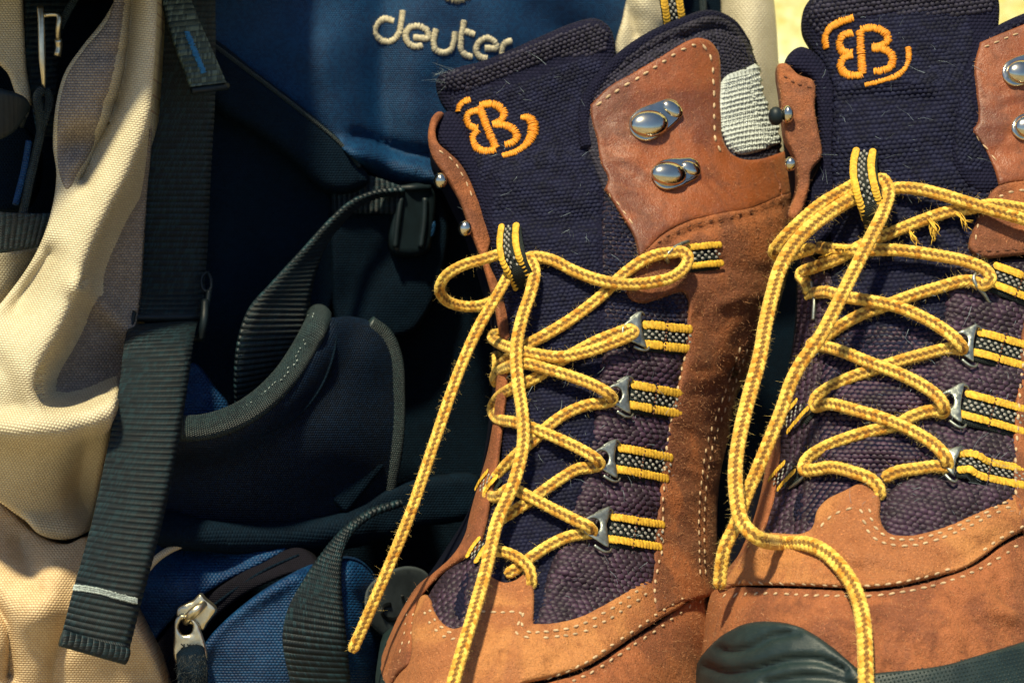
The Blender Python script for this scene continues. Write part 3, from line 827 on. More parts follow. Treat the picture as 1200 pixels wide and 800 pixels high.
    # ---------------- lower pocket with zip
    def low(p):
        d = 1.086 + 0.0000*p[:, 0] + 0.10*sstep(p[:, 0], 395, 520) + 0.02*sstep(p[:, 1], 690, 610)
        return d
    def lf(off, *fs): return Field(lambda p: low(p) - off/1000 - sum((g(p) for g in fs), np.zeros(len(p)))/1000)
    up = panel('upper_pocket', [(150, 640, 1), (205, 632), (270, 636), (340, 640), (312, 658), (260, 683), (205, 722), (158, 790), (145, 830, 1), (120, 830, 1)], lf(2, lump(215, 690, 40, 40, 7), lump(300, 650, 40, 20, 4), ripple(40, 1.5, 8)), 'blue_coarse', T, thick=2, r=5, step=6, back=20)
    zt = panel('zip_tape', [(150, 830, 1), (165, 785), (205, 728), (250, 692), (300, 662), (352, 642), (372, 660), (330, 676), (280, 700), (240, 738), (215, 790), (205, 830, 1)], lf(4), 'zip_tape', T, thick=2, r=3, step=6, back=18)
    tube('zip_seam', [(185, 795, .2), (222, 735, .2), (262, 700, .2), (310, 668, .2), (350, 650, .2)], 1.8, 'black_cloth', zt.obj, zt)
    lp = panel('pocket_front', [(205, 835, 1), (214, 796), (245, 746), (286, 708), (332, 678), (380, 656), (420, 660), (445, 690), (462, 735), (470, 835, 1)], lf(8, lump(320, 760, 90, 80, 10), crease([(225, 770), (255, 728), (300, 694), (345, 672)], 14, 6), crease([(365, 660), (400, 690), (440, 730)], 16, -5), ripple(60, 3, 9), ripple(24, .7, 3)), 'blue_coarse', T, thick=3, r=8, step=6, back=22, label='blue lower pocket below the zip')
    tube('beige_piping', [D(168, 672, 42), D(184, 654, 43), D(205, 641, 43), D(236, 632, 42)], 4.5, 'beige', T)
    # slider and pull tab
    zs = lf(20)
    sl_ = panel('zip_slider', [(235, 695), (241, 701), (254, 714), (249, 722), (243, 730), (238, 738), (228, 733), (218, 730), (207, 722), (208, 712), (218, 706), (226, 703)], zs, 'brass', T, thick=2.2, r=2.2, step=4, back=3, edge_step=2.5)
    tube('slider_bridge', [(217, 729, 2), (223, 721, 4.5), (232, 713, 5), (240, 707, 2.5)], 5.5, 'brass', sl_.obj, zs, n=12, step=2, taper=lambda t: 0.75+0.4*math.sin(math.pi*t))
    pl = panel('pull_tab', [(206, 724), (213, 719), (221, 722), (231, 729), (236, 740), (241, 757), (243, 770), (238, 773), (232, 764), (216, 765), (208, 778), (204, 770), (204, 745)], lf(24), 'brass', T, thick=1.6, r=1.8, step=4, back=1, edge_step=2.5, hole=[(214, 725), (221, 725), (226, 733), (223, 742), (214, 743), (209, 735)])
    # the maker's letters, upside down on the tab
    A = Acc()
    for i in range(3):
        cx = 228-7.0*i; 
        def S(a, b): tube('', [(cx-a[0], 757-a[1]*-1, 0.25), (cx-b[0], 757-b[1]*-1, 0.25)], 0.8, None, None, pl, n=5, step=2, acc=A)
        if i == 0: S((0, 3), (0, 0)); S((0, 0), (-2, -3)); S((0, 0), (2, -3))
        else: S((-1.8, 3), (-1.8, -3)); S((-1.8, 0), (2, -3)); S((-1.8, 0), (2, 3))
    A.build('stamped_letters', 'black_print', pl.obj, fix=True)
    pc = tube('pull_cord', [P_ for P_ in ((223, 764, 1.056), (225, 778, 1.050), (226, 800, 1.048), (226, 830, 1.050))], 18, 'black_cloth', T, flat=0.55, n=14)
    roots = []
    for _ in range(700):
        y = random.uniform(766, 812); x = 225+random.uniform(-18, 18); roots.append((P(x, y, 1.040+0.004*abs(x-225)/18), Vector((random.gauss(0, .5), -0.6, -0.6)).normalized()))
    hairs('cord_fibre', 'black_fibre', pc, roots, (3, 8), 0.25)
    # strap C in front of the pocket
    strap('webbing_strap', [(352, 845, 1.064), (338, 790, 1.058), (331, 748, 1.055), (337, 714, 1.058), (356, 680, 1.066), (378, 648, 1.078), (404, 619, 1.092), (434, 598, 1.104), (470, 587, 1.112)], [(412, 845, 1.072), (409, 795, 1.068), (404, 740, 1.066), (399, 690, 1.070), (400, 655, 1.078), (410, 628, 1.090), (436, 604, 1.102), (470, 591, 1.112)], 'webbing', T, 1.8, sag=2, label='wide dark webbing strap hanging in front of the blue pocket')
    gp = panel('grey_patch', [(430, 690), (450, 672), (480, 664), (500, 672), (508, 700), (505, 730), (490, 748), (466, 750), (440, 738), (428, 715)], Field(lambda p: 1.088+0.0005*np.maximum(p[:, 0]-428, 0)), 'grey_patch', T, thick=1.2, r=3, step=6, back=4, label='pale round badge with a black letter beside the boot toe')
    tube('printed_letter', [(470, 697, .0), (472, 708, .0), (470, 717, .0), (463, 724, .0), (453, 725, .0), (446, 718, .0), (448, 710, .0), (458, 707, .0)], 3.6, 'black_print', gp.obj, gp, flat=0.2, step=2)
    # thin metal buckle glinting at the end of the strap
    tube('strap_bar', [D(466, 590, 30), D(472, 586, 32), D(480, 590, 30)], 4, 'plastic', T)
    # ---------------- beige side with its folds
    H = np.array([p[:2] for p in catmull([(185, -60), (180, 40), (172, 130), (146, 200), (114, 262), (94, 310), (86, 338), (62, 390), (40, 430), (36, 456), (46, 480), (70, 488), (102, 484), (142, 468), (240, 440), (320, 200), (300, -60)], 6, True)])
    def ridge(p):
        d = seg_dist(H, p); i = inside(H, p)
        return np.where(i, 38*np.exp(-(d/15)**1.5)-10, 6+22*np.exp(-(d/46)**1.5))
    sp = fld(30, ridge, crease([(158, -20), (150, 60), (140, 110), (122, 160), (98, 210)], 11, -11), lump(108, 100, 40, 75, 12, 15), lump(92, 168, 24, 18, -9, -30), lump(132, 62, 18, 10, -2.5), lump(128, 122, 16, 9, -2.5),
             crease([(92, 336), (120, 358), (158, 392)], 14, 5), lump(20, 430, 30, 60, 3), crease([(-20, 502), (40, 505), (90, 502), (135, 484)], 17, 11), lump(40, 575, 70, 40, 8), crease([(98, 520), (92, 570), (106, 610)], 16, -9), crease([(20, 360), (40, 330), (60, 300)], 14, -6), lump(20, 345, 30, 30, -5),
             crease([(-20, 415), (10, 440), (22, 470)], 14, -3), lambda p: -22*sstep(p[:, 1], 508, 590)*(1-0.3*sstep(p[:, 1], 595, 625)), ripple(80, 1.6, 11.0), ripple(30, .5, 14.0))
    panel('side_pocket', [(185, -30, 1), (181, 60), (176, 130), (170, 200), (166, 300), (160, 375), (150, 420), (140, 455), (130, 500), (118, 555), (104, 612), (96, 626), (72, 632), (45, 625), (30, 610), (-40, 560, 1), (-40, 400, 1), (5, 350), (40, 300), (58, 255), (66, 205), (62, 170), (66, 120), (76, 85), (96, 55), (122, 22), (150, -30, 1)], sp, 'beige', T, thick=3, r=7, step=3.6, back=26, edge_step=3.0, label='beige side pocket cloth with deep folds',
          uvw=lambda p: np.stack([p[:, 0]+0.18*p[:, 1], p[:, 1]-0.12*p[:, 0]], 1))
    # greyer layer laid over the hollow below the fold and the pouch face
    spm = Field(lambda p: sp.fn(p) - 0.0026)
    panel('lilac_overlay', [(176, 150), (166, 200), (140, 236), (116, 282), (100, 318), (97, 342), (80, 380), (56, 425), (47, 450), (54, 470), (74, 479), (104, 474), (134, 462), (150, 420), (162, 360), (168, 280)], spm, 'lilac_cloth', T, thick=1.2, r=3, step=4, back=4, label='grey lilac layer over the hollow of the beige side pocket')
    panel('lilac_overlay', [(150, -24, 1), (148, 30), (142, 80), (130, 125), (112, 165), (94, 205), (78, 222), (70, 205), (67, 165), (70, 120), (80, 86), (99, 58), (126, 24), (138, -24, 1)], spm, 'lilac_cloth', T, thick=1.2, r=3, step=4, back=4, label='grey lilac layer over the upper pouch')
    lo_ = Field(lambda p: 1.074 - (-14 + 34*sstep(p[:, 1]-0.2*(p[:, 0]-60), 618, 722) - 10*sstep(p[:, 1], 745, 830) + crease([(40, 720), (70, 660), (110, 635)], 26, 9)(p) + lump(90, 665, 50, 40, 9)(p) + crease([(62, 830), (66, 770), (82, 735)], 12, -6)(p) + crease([(-10, 700), (10, 735), (12, 790)], 9, -9)(p) + crease([(25, 640), (45, 690)], 12, -5)(p) + ripple(60, 1.6, 21.0)(p) + ripple(22, .5, 3)(p))/1000)
    panel('lower_side_panel', [(-40, 545, 1), (-5, 582), (25, 610), (50, 630), (78, 638), (100, 630), (112, 640), (140, 690), (165, 738), (186, 782), (205, 838, 1), (-40, 838, 1)], lo_, 'peach', T, thick=3, r=6, step=6, back=22, label='beige lower side panel catching the sun')
    panel('side_facing', [(-40, -30, 1), (24, -30, 1), (27, 30), (30, 80), (34, 122), (20, 112), (8, 85), (-40, 50, 1)], fld(26), 'beige', T, thick=3, r=5, step=7, back=16)
    panel('lower_facing', [(-40, 300, 1), (20, 292), (60, 290), (48, 318), (20, 355), (-40, 420, 1)], fld(20, crease([(-10, 380), (20, 340), (45, 300)], 12, -8)), 'beige', T, thick=3, r=6, step=6, back=14)
    # buckle, cords and dark straps at the left edge
    tube('metal_bar', [D(47, 8, 36), D(48, 20, 37), D(49, 60, 38), D(51, 95, 37), D(52, 112, 34)], 4.2, 'brass', T, n=12, taper=lambda t: 1.0 if t < .6 else 1.0-1.5*(t-.6))
    br = tube('metal_hook', [D(51, 18, 34), D(62, 17, 35), D(68, 18, 36), D(68, 35, 36), D(68, 46, 34)], 3.4, 'brass', T, n=10); br['label'] = 'brass hook of the side buckle'
    tube('hook_tip', [D(68, 46, 34), D(69, 54, 33), D(67, 66, 33)], 4.6, 'brass', T, n=10)
    strap('dark_strap', [D(28, -20, 24), D(30, 60, 24), D(36, 110, 24), D(44, 160, 22)], [D(84, -20, 20), D(72, 40, 20), D(66, 110, 20), D(64, 160, 20)], 'webbing', T)
    tube('zip_cord', [D(94, -12, 34), D(80, 12, 34), D(70, 32, 34)], 5, 'binding', T)
    c = tube('loop_cord', [D(50, 104, 36), D(44, 112, 36), D(46, 130, 36), D(48, 150, 35), D(42, 180, 34), D(34, 215, 34), D(26, 255, 32)], 5.5, 'binding', T); tube('loop_cord', [D(54, 104, 36), D(58, 116, 36), D(54, 135, 36), D(49, 150, 35)], 5, 'binding', T)
    tube('blue_piping', [D(34, 165, 33), D(28, 200, 33), D(18, 240, 33)], 4, 'blue_coarse', T)
    strap('dark_strap', [D(-30, 246, 40), D(30, 250, 40), D(74, 250, 38)], [D(-30, 300, 36), D(30, 292, 36), D(60, 286, 35)], 'webbing', T)
    strap('rolled_strap', [D(-30, 98, 46), D(8, 106, 48), D(28, 114, 44), D(33, 124, 36), D(26, 140, 30)], [D(-30, 170, 44), D(6, 160, 44), D(22, 146, 40), D(30, 132, 34), D(26, 150, 30)], 'plastic', T, 1.6)
    panel('dark_edge', [(-40, 110, 1), (28, 150), (42, 170), (30, 240), (-40, 250, 1)], fld(20), 'black_cloth', T, thick=3, r=6, step=8, back=12)
    # ---------------- right-hand side behind the boots
    rs = fld(10, crease([(848, -20), (852, 40), (862, 120)], 12, -5), lump(885, 60, 22, 120, 10), ripple(50, 1.2, 9))
    panel('side_sleeve', [(843, -40, 1), (902, -40, 1), (909, 20), (913, 80), (918, 160), (925, 260, 1), (850, 260, 1), (846, 100), (846, 20)], rs, 'beige', T, thick=4, r=12, step=6, back=20, label='beige sleeve at the right edge of the pack')
    panel('top_facing', [(742, -40, 1), (808, -40, 1), (790, 15), (768, 48), (735, 80), (722, 60), (730, 20)], fld(10, lump(760, 10, 20, 40, 7), crease([(735, 0), (745, 40)], 8, -4), ripple(25, 2, 2)), 'beige', T, thick=3, r=7, step=5, back=14)
    tube('side_zip', [D(824, -20, 8), D(824, 10, 8), D(828, 50, 8)], 5, 'binding', T)
    panel('dark_gusset', [(800, -40, 1), (845, -40, 1), (850, 30), (852, 90, 1), (780, 60, 1), (795, 10)], fld(0), 'black_cloth', T, thick=3, r=4, step=7, back=10)
    return T
backpack()

# ================================================================== boots
def ring_pts(r, n=64):
    (xl, yl), (xr, yr), df, db, fx, bx, e = r
    dc = (df+db)/2; td = (db-df)/2; mid = (xl+xr)/2; half = (xr-xl)/2; out = []
    for j in range(n):
        t = 2*math.pi*j/n; c, s = math.cos(t), math.sin(t)
        ce = math.copysign(abs(c)**(2/e), c); se = math.copysign(abs(s)**(2/e), s)
        g = abs(s)**1.6
        x = mid + half*ce; d = dc+td*se
        if s < 0: x += (fx-mid)*g*0.9
        else: x += bx*g
        py = yl + (yr-yl)*(ce+1)/2
        out.append(Vector(((x-600)/F*(dc*0.6+d*0.4), -(py-400)/F*1.03, d)))
    return out
def interp_rings(keys, k=5):
    arr = [(a[0], a[1], b[0], b[1], df, db, fx, bx, e) for (a, b, df, db, fx, bx, e) in keys]
    out = []
    n = len(arr)
    for i in range(n-1):
        p0 = np.array(arr[max(i-1, 0)]); p1 = np.array(arr[i]); p2 = np.array(arr[i+1]); p3 = np.array(arr[min(i+2, n-1)])
        for j in range(k):
            t = j/k; m1 = (p2-p0)/2; m2 = (p3-p1)/2; t2 = t*t; t3 = t2*t
            out.append((2*t3-3*t2+1)*p1+(t3-2*t2+t)*m1+(-2*t3+3*t2)*p2+(t3-t2)*m2)
    out.append(np.array(arr[-1]))
    return [((a[0], a[1]), (a[2], a[3]), a[4], a[5], a[6], a[7], a[8]) for a in out]
def loft(rings, n=64):
    V = []; Fc = []
    for r in rings: V += r
    m = len(rings)
    for i in range(m-1):
        for j in range(n): Fc.append((i*n+j, i*n+(j+1) % n, (i+1)*n+(j+1) % n, (i+1)*n+j))
    return V, Fc

def boot_body(keys, top_key, root_px, label):
    keys_f = [top_key]+keys
    fr = [ring_pts(r) for r in interp_rings(keys_f)]
    V, Fc = loft(fr)
    form = Surf(V, Fc)
    form.cx = keys[4][4]
    br = [ring_pts(r) for r in interp_rings(keys)]
    # rest the last rings on the welt: never below 12 mm from the ground
    for r in br:
        for p in r:
            w = to_world(p)
            if w.z < 0.012: p.y += (0.012-w.z)/math.cos(PITCH)
    cen = sum((to_world(p) for p in br[-1]), Vector())/64
    T = thing('hiking_boot', label, 'boot', Vector((cen.x, cen.y, 0)), 'pair of hiking boots')
    # upper: leather outside, lined inside (walls 5 mm), dropping into the shaft
    n = 64; V, Fc = loft(br)
    inner = []
    for r in br[:16]:
        c = sum(r, Vector())/n
        inner.append([c+(p-c)*0.93 for p in r])
    body = obj('upper', V+[p for p in br[-1]], Fc+[tuple(len(V)+j for j in range(n))], 'upper_cloth', T, fix=False)
    V2, F2 = loft(inner[::1]); b = len(V2)
    V2 = V2+br[0]; F2 = F2+[(j, (j+1) % n, b+(j+1) % n, b+j) for j in range(n)]
    F2 += [tuple((len(inner)-1)*n+j for j in range(n))]
    obj('lining', V2, F2, 'navy', T)
    # sole: rubber slab following the outline, with a tread edge
    lastw = [to_world(p) for p in br[-1]]; c = sum(lastw, Vector())/n
    VS = []; FS = []
    for z, s in ((0.0, 0.98), (0.004, 1.03), (0.018, 1.035), (0.024, 1.02), (0.026, 0.97)):
        for p in lastw: VS.append(Vector((c.x+(p.x-c.x)*s, c.y+(p.y-c.y)*s, z)))
    for i in range(4):
        for j in range(n): FS.append((i*n+j, i*n+(j+1) % n, (i+1)*n+(j+1) % n, (i+1)*n+j))
    FS.append(tuple(range(n))); FS.append(tuple(4*n+j for j in range(n)))
    obj('sole', VS, FS, 'rubber', T, world=True, fix=True)
    return T, form

def hook(T, surf, plate, dome, rivet, hw):
    """speed hook: stadium base plate, domed hook and rivet, all sizes in px"""
    (x0, y0), (x1, y1) = plate
    a = math.atan2(y1-y0, x1-x0); pts = []
    for k in range(7): t = a+math.pi/2+math.pi*k/6; pts.append((x0+hw*math.cos(t), y0+hw*math.sin(t)))
    for k in range(7): t = a-math.pi/2+math.pi*k/6; pts.append((x1+hw*.8*math.cos(t), y1+hw*.8*math.sin(t)))
    s = panel('lace_hook', pts, surf, 'chrome', T, off=7.2, thick=1.3, r=2.5, step=4, back=1, edge_step=3)
    def dm(c, rx, ry, rz, an, name, h):
        p, ex, ey, n, k = frame(surf, c[0], c[1], h); q = R(an)
        fx = ex*math.cos(q)+ey*math.sin(q); fy = n.cross(fx)
        v, f = ell(p, fx, fy, n, rx*k, ry*k, rz*k, 24, 10, half=False)
        obj(name, v, f, 'chrome', s.obj)
    dm(dome[:2], dome[2], dome[3], dome[4], dome[5], 'hook_head', 9.0)
    dm(rivet[:2], rivet[2], rivet[3], rivet[4], rivet[5], 'rivet', 8.2)

def ribbon(T, surf, line, hw, name='lace_loop', mid=True, cord=5.4, vertical=False):
    """black woven loop with two yellow cords and a grey and black chequer between them; line = (px, py, h mm)"""
    C = catmull(line, 2.0); C = np.array(C)
    # black band
    V = []; Fc = []; U = []; n = len(C); m = 7
    nor = []
    for i in range(n):
        t = C[min(i+1, n-1)][:2]-C[max(i-1, 0)][:2]; t = t/(np.linalg.norm(t)+1e-9); nor.append(np.array([-t[1], t[0]]))
    for side in (0.9, -0.6):
        for i in range(n):
            for j in range(m):
                a = (j/(m-1)*2-1); x, y = C[i][:2]+nor[i]*hw*a
                V.append(lay(surf, x, y, C[i][2]+side*(1 if 0 < j < m-1 else 0.4))); U.append((a*hw*PXMM, i*2*PXMM))
    N = n*m
    for i in range(n-1):
        for j in range(m-1):
            q = (i*m+j, i*m+j+1, (i+1)*m+j+1, (i+1)*m+j); Fc += [q, tuple(k+N for k in reversed(q))]
        Fc += [(i*m, (i+1)*m, (i+1)*m+N, i*m+N), (i*m+m-1, i*m+m-1+N, (i+1)*m+m-1+N, (i+1)*m+m-1)]
    for e in (0, n-1): Fc += [(e*m+j, e*m+j+1, e*m+j+1+N, e*m+j+N) for j in range(m-1)]
    band = obj(name, V, Fc, 'ribbon_black', T, U, fix=True)
    # cords
    L = np.concatenate([[0], np.cumsum(np.linalg.norm(np.diff(C[:, :2], axis=0), axis=1))])
    def at(s):
        return np.array([np.interp(s, L, C[:, q]) for q in range(3)]), np.array([np.interp(s, L, [v[q] for v in nor]) for q in range(2)])
    for sg in (1, -1):
        A = Acc(); s = 1.5
        while s < L[-1]-1:
            c, nn = at(s); x, y = c[:2]+nn*hw*0.63*sg; a = math.atan2(-(-nn[0]), nn[1])
            if mid and abs(s-L[-1]*0.45) < 1.6: s += 3.0; continue
            p, ex, ey, nrm, k = frame(surf, x, y, c[2]+1.0)
            t2 = at(min(s+1, L[-1]))[0][:2]-at(max(s-1, 0))[0][:2]; a = math.atan2(-t2[1], t2[0])+random.gauss(0, .08)
            fx = ex*math.cos(a)+ey*math.sin(a); fy = nrm.cross(fx)
            v, f = ell(p, fx, fy, nrm, 4.6*k, cord*k*random.uniform(.94, 1.06), 1.15*k, 10, 3); A.add(v, f)
            s += 3.6
        A.build('yellow_cord', 'ribbon_yellow', band)
    Wt = Acc(); s = 1.5; r = 0
    while s < L[-1]-1:
        c, nn = at(s)
        for q in (-1, 0, 1):
            if (r+q) % 2: continue
            x, y = c[:2]+nn*q*hw*0.2
            p, ex, ey, nrm, k = frame(surf, x, y, c[2]+0.95)
            t2 = at(min(s+1, L[-1]))[0][:2]-at(max(s-1, 0))[0][:2]; a = math.atan2(-t2[1], t2[0])
            fx = ex*math.cos(a)+ey*math.sin(a); fy = nrm.cross(fx)
            v, f = ell(p, fx, fy, nrm, 2.4*k, hw*0.11*k, 1.2*k, 6, 2); Wt.add(v, f)
        s += 3.9; r += 1
    Wt.build('chequer_threads', 'ribbon_white', band)
    if mid:
        c, nn = at(L[-1]*0.45); A = Acc()
        for j in range(9):
            a = (j/8*2-1)*0.92; x, y = c[:2]+nn*hw*a; p, ex, ey, nrm, k = frame(surf, x, y, c[2]+1.25); v, f = ell(p, ex, ey, nrm, 1.3*k, 1.6*k, 1.4*k, 6, 2); A.add(v, f)
        A.build('bartack', 'stitch_dark', band)
    return band

RING = [(-1, -6), (-2, 0), (-1, 6), (4, 10.5), (12, 15.5), (20, 20.5), (25, 22.5), (24.5, 15), (23.5, 8), (23, 0), (23.5, -8), (24.5, -15), (25, -22.5), (20, -20.5), (12, -15.5), (4, -10.5)]
HOLE = [(3, -5), (1.5, 0), (3, 5), (8, 8.5), (13, 7), (16, 0), (13, -7), (8, -8.5)]
def d_ring(T, surf, x, y, ang=0.0, sc=1.0, h=2.0, sx=1.0):
    h += 1.5
    """flat stamped steel lace ring with curled horns; apex at x, y"""
    c, s = math.cos(R(ang)), math.sin(R(ang))
    tr = lambda p: (x+(p[0]*c*sx-p[1]*s)*sc, y+(p[0]*s*sx+p[1]*c)*sc)
    r = panel('lace_ring', [tr(p) for p in RING], surf, 'steel', T, off=h, thick=0.8, r=1.3, step=3.5, back=0.7, edge_step=2.0, hole=[tr(p) for p in HOLE])
    for sg in (1, -1):
        pts = [tr(p) for p in ((14, 16.8*sg), (20, 20.6*sg), (26, 23.4*sg), (31, 23.0*sg), (33, 19.8*sg))]
        tube('ring_horn', [(px, py, h+q) for (px, py), q in zip(pts, (.5, .8, .9, .5, -.2))], 2.0, 'steel', r.obj, surf, n=8, step=2, taper=lambda t: 1.0-0.35*t)

def knob(T, surf, x, y, r, mat='chrome', h=2.0, stretch=1.0, name='lace_hook'):
    p, ex, ey, n, k = frame(surf, x, y, h)
    v, f = ell(p, Vector((1, 0, 0)), Vector((0, 1, 0)), Vector((0, 0, -1)), r*k*stretch, r*k*1.25, r*k, 16, 8, half=False)
    return obj(name, v, f, mat, T)

def lint_on(T, form, box, n, L=(5, 16)):
    roots = []
    for _ in range(n):
        x = random.uniform(box[0], box[2]); y = random.uniform(box[1], box[3]); p, nn = form.at(x, y)
        roots.append((p+nn*0.0038, (nn*0.3+Vector((random.gauss(0, 1), random.gauss(0, 1), 0))).normalized()))
    hairs('lint', 'lint', T, roots, L, 0.22, 0.9)

# ------------------------------------------------------------------ left boot
def boot_one():
    B = 1.185
    keys = [((509, 122), (884, 60), 1.080, B, 640, 10, 2.2),
            ((506, 175), (912, 150), 1.072, B+.003, 640, 12, 2.2),
            ((528, 225), (928, 215), 1.064, B+.004, 645, 14, 2.2),
            ((558, 295), (926, 270), 1.054, B+.005, 650, 16, 2.2),
            ((584, 400), (900, 375), 1.040, B+.007, 655, 18, 2.2),
            ((576, 500), (856, 480), 1.026, B+.008, 650, 24, 2.2),
            ((560, 590), (842, 580), 1.010, B+.010, 630, 30, 2.25),
            ((520, 662), (840, 660), 0.994, B+.012, 615, 36, 2.35),
            ((474, 735), (836, 725), 0.976, B+.014, 600, 42, 2.5),
            ((452, 800), (834, 790), 0.962, B+.015, 600, 46, 2.6),
            ((448, 860), (832, 855), 0.958, B+.015, 600, 46, 2.6),
            ((450, 895), (832, 890), 0.960, B+.015, 600, 46, 2.6)]
    top = ((515, -70), (870, -90), 1.092, B, 640, 10, 2.2)
    T, fm = boot_body(keys, top, None, 'rust brown hiking boot in the middle, white mesh ankle pad, backpack behind its tongue')
    # tongue
    ton = [(512, 97), (516, 88), (535, 80), (565, 72), (600, 58), (640, 40), (675, 26), (698, 22), (713, 31), (720, 48), (721, 80), (716, 120), (722, 200), (735, 300), (738, 400), (730, 500), (712, 600), (690, 690), (640, 742), (560, 742), (530, 720), (560, 640), (585, 560), (592, 480), (596, 400), (585, 320), (568, 260), (550, 190), (535, 145), (516, 118)]
    wr = total(crease([(514, 96), (565, 76), (640, 46), (700, 28), (718, 42)], 13, 2.5), crease([(520, 118), (600, 90), (680, 62), (716, 66)], 9, -1.2), crease([(590, 250), (640, 262), (700, 255)], 14, -1.6), crease([(600, 215), (660, 222)], 12, 1.2), lump(650, 350, 60, 60, 1.5), crease([(600, 520), (660, 500), (700, 510)], 16, 1.6), crease([(600, 600), (650, 570), (690, 580)], 16, 1.6), crease([(605, 560), (660, 540)], 9, -1.2), ripple(40, 1.3, 3.0))
    tg = panel('tongue', ton, fm, 'navy', T, off=0.4, thick=3.0, r=9, step=5, wrinkle=wr, back=7, label='padded navy tongue with orange monogram')
    # the hem roll and cloth yarns of the tongue
    yarn(tg.obj, tg, [(520, 104), (518, 92), (565, 78), (640, 46), (700, 30), (712, 40), (712, 56), (640, 70), (570, 98)], 5.5, 4.6, 'navy_thread', 'hem_yarn', ang=R(-21), fat=.6)
    yarn(tg.obj, tg, [(590, 190), (690, 180), (700, 300), (700, 420), (690, 520), (660, 640), (630, 735), (570, 730), (560, 690), (600, 560), (600, 400), (580, 290)], 5.6, 4.6, 'navy_bead', 'yarn', ang=R(-6), hi=.36)
    yarn(tg.obj, tg, [(530, 108), (600, 100), (700, 70), (700, 180), (640, 190), (600, 200), (560, 210), (548, 170)], 5.0, 4.2, 'navy_bead', 'yarn', ang=R(-18), hi=.35)
    EB = ([(537, 131), (539, 124), (545, 119), (552, 117)],
          [(560, 130), (551, 132), (547, 139), (551, 148), (561, 151)], [(560, 153), (554, 160), (555, 169), (563, 176), (573, 177), (582, 175)],
          [(562, 125), (567, 139), (573, 155), (582, 175)], [(563, 124), (574, 122), (586, 126), (591, 135), (585, 143), (577, 146)],
          [(578, 146), (592, 147), (603, 153), (606, 160), (601, 167), (591, 170)],
          [(611, 138, 7), (619, 138, 11), (625, 147, 14), (623, 160, 13), (616, 170, 10), (604, 178, 9), (588, 183, 8)])
    for l in EB: embroider(tg.obj, tg, l, 10.2, 'orange', 'embroidered_monogram', h=0.45, lift=0.2)
    # purple cloth sides
    tw = total(crease([(700, 425), (780, 432)], 16, 2.0), crease([(690, 505), (775, 512)], 16, 2.2), crease([(680, 580), (770, 590)], 16, 2.2), crease([(650, 670), (750, 668)], 22, 2.6), crease([(690, 695), (650, 675)], 5, -1.4), ripple(28, 0.9, 4))
    tp = [(716, 175), (745, 240), (760, 310), (805, 330), (815, 400), (800, 470), (788, 540), (782, 610), (778, 690), (740, 705), (680, 735), (628, 748), (634, 700), (650, 650), (670, 600), (690, 520), (702, 440), (706, 360), (705, 260)]
    q = panel('side_cloth', tp, fm, 'textile', T, off=2.2, thick=2.2, r=6, step=5, wrinkle=tw, back=4, label='purple woven cloth beside the laces')
    yarn(q.obj, q, [(708, 420), (790, 400), (786, 500), (774, 600), (768, 650), (760, 690), (690, 722), (632, 742), (644, 690), (665, 615), (690, 540)], 8.6, 6.0, 'purple_bead', 'yarn', ang=R(9), fat=.60, hi=.30)
    yarn(q.obj, q, [(712, 200), (745, 260), (790, 345), (792, 395), (712, 410), (708, 300)], 6.5, 5.0, 'navy_bead', 'yarn', ang=R(4), fat=.58, hi=.4)
    q2 = panel('side_cloth', [(520, 675), (545, 652), (566, 640), (590, 620), (600, 660), (575, 700), (560, 735), (538, 752), (515, 748), (498, 720)], fm, 'textile', T, off=1.5, thick=2.2, r=5, step=5, wrinkle=total(crease([(545, 660), (538, 730)], 7, -1.5), ripple(25, 1, 9)), back=4)
    yarn(q2.obj, q2, [(505, 720), (522, 682), (562, 648), (585, 640), (575, 690), (556, 730), (535, 745), (515, 740)], 8.0, 5.8, 'purple_bead', 'yarn', ang=R(-40), fat=.60, hi=.30)
    # knit collar
    kc = panel('collar_knit', [(684, 160), (686, 118), (700, 95), (730, 64), (762, 42), (798, 26), (832, 16), (858, 27), (876, 52), (888, 82), (905, 120), (922, 170), (924, 200), (870, 215), (760, 200), (720, 250), (700, 210)], fm, 'knit', T, off=3.0, thick=3.0, r=9, step=5, back=6, wrinkle=total(crease([(690, 135), (702, 108), (735, 76), (770, 54), (800, 42)], 5, -2.0), crease([(800, 45), (825, 35), (845, 34), (858, 42)], 5, -2.6), crease([(800, 34), (832, 24), (856, 34)], 6, 1.2)))
    yarn(kc.obj, kc, [(694, 116), (704, 98), (732, 72), (764, 50), (800, 36), (836, 40), (842, 70), (800, 62), (740, 92), (700, 116)], 4.8, 4.0, 'navy_thread', 'knit_yarn', ang=R(-35), hi=.4)
    yarn(kc.obj, kc, [(842, 60), (838, 26), (856, 32), (872, 54), (884, 80), (846, 92)], 4.6, 4.0, 'navy_thread', 'knit_yarn', ang=R(10), hi=.4)
    tube('collar_rim', [(688, 175, 3.5), (685, 145, 3.5), (689, 118, 3.5), (702, 96, 3.5), (730, 68, 3.2), (762, 46, 3), (798, 30, 3), (832, 20, 3), (856, 30, 3), (872, 52, 3)], 9, 'navy', kc.obj, fm, n=12)
    # white mesh
    wm = panel('mesh_pad', [(843, 94), (866, 82), (884, 75), (896, 80), (904, 104), (914, 138), (920, 165), (905, 172), (880, 182), (862, 184), (849, 174)], fm, 'white_mesh', T, off=5.2, thick=2.6, r=6, step=4, back=3, uvrot=R(-14), label='white ribbed mesh pad on the ankle')
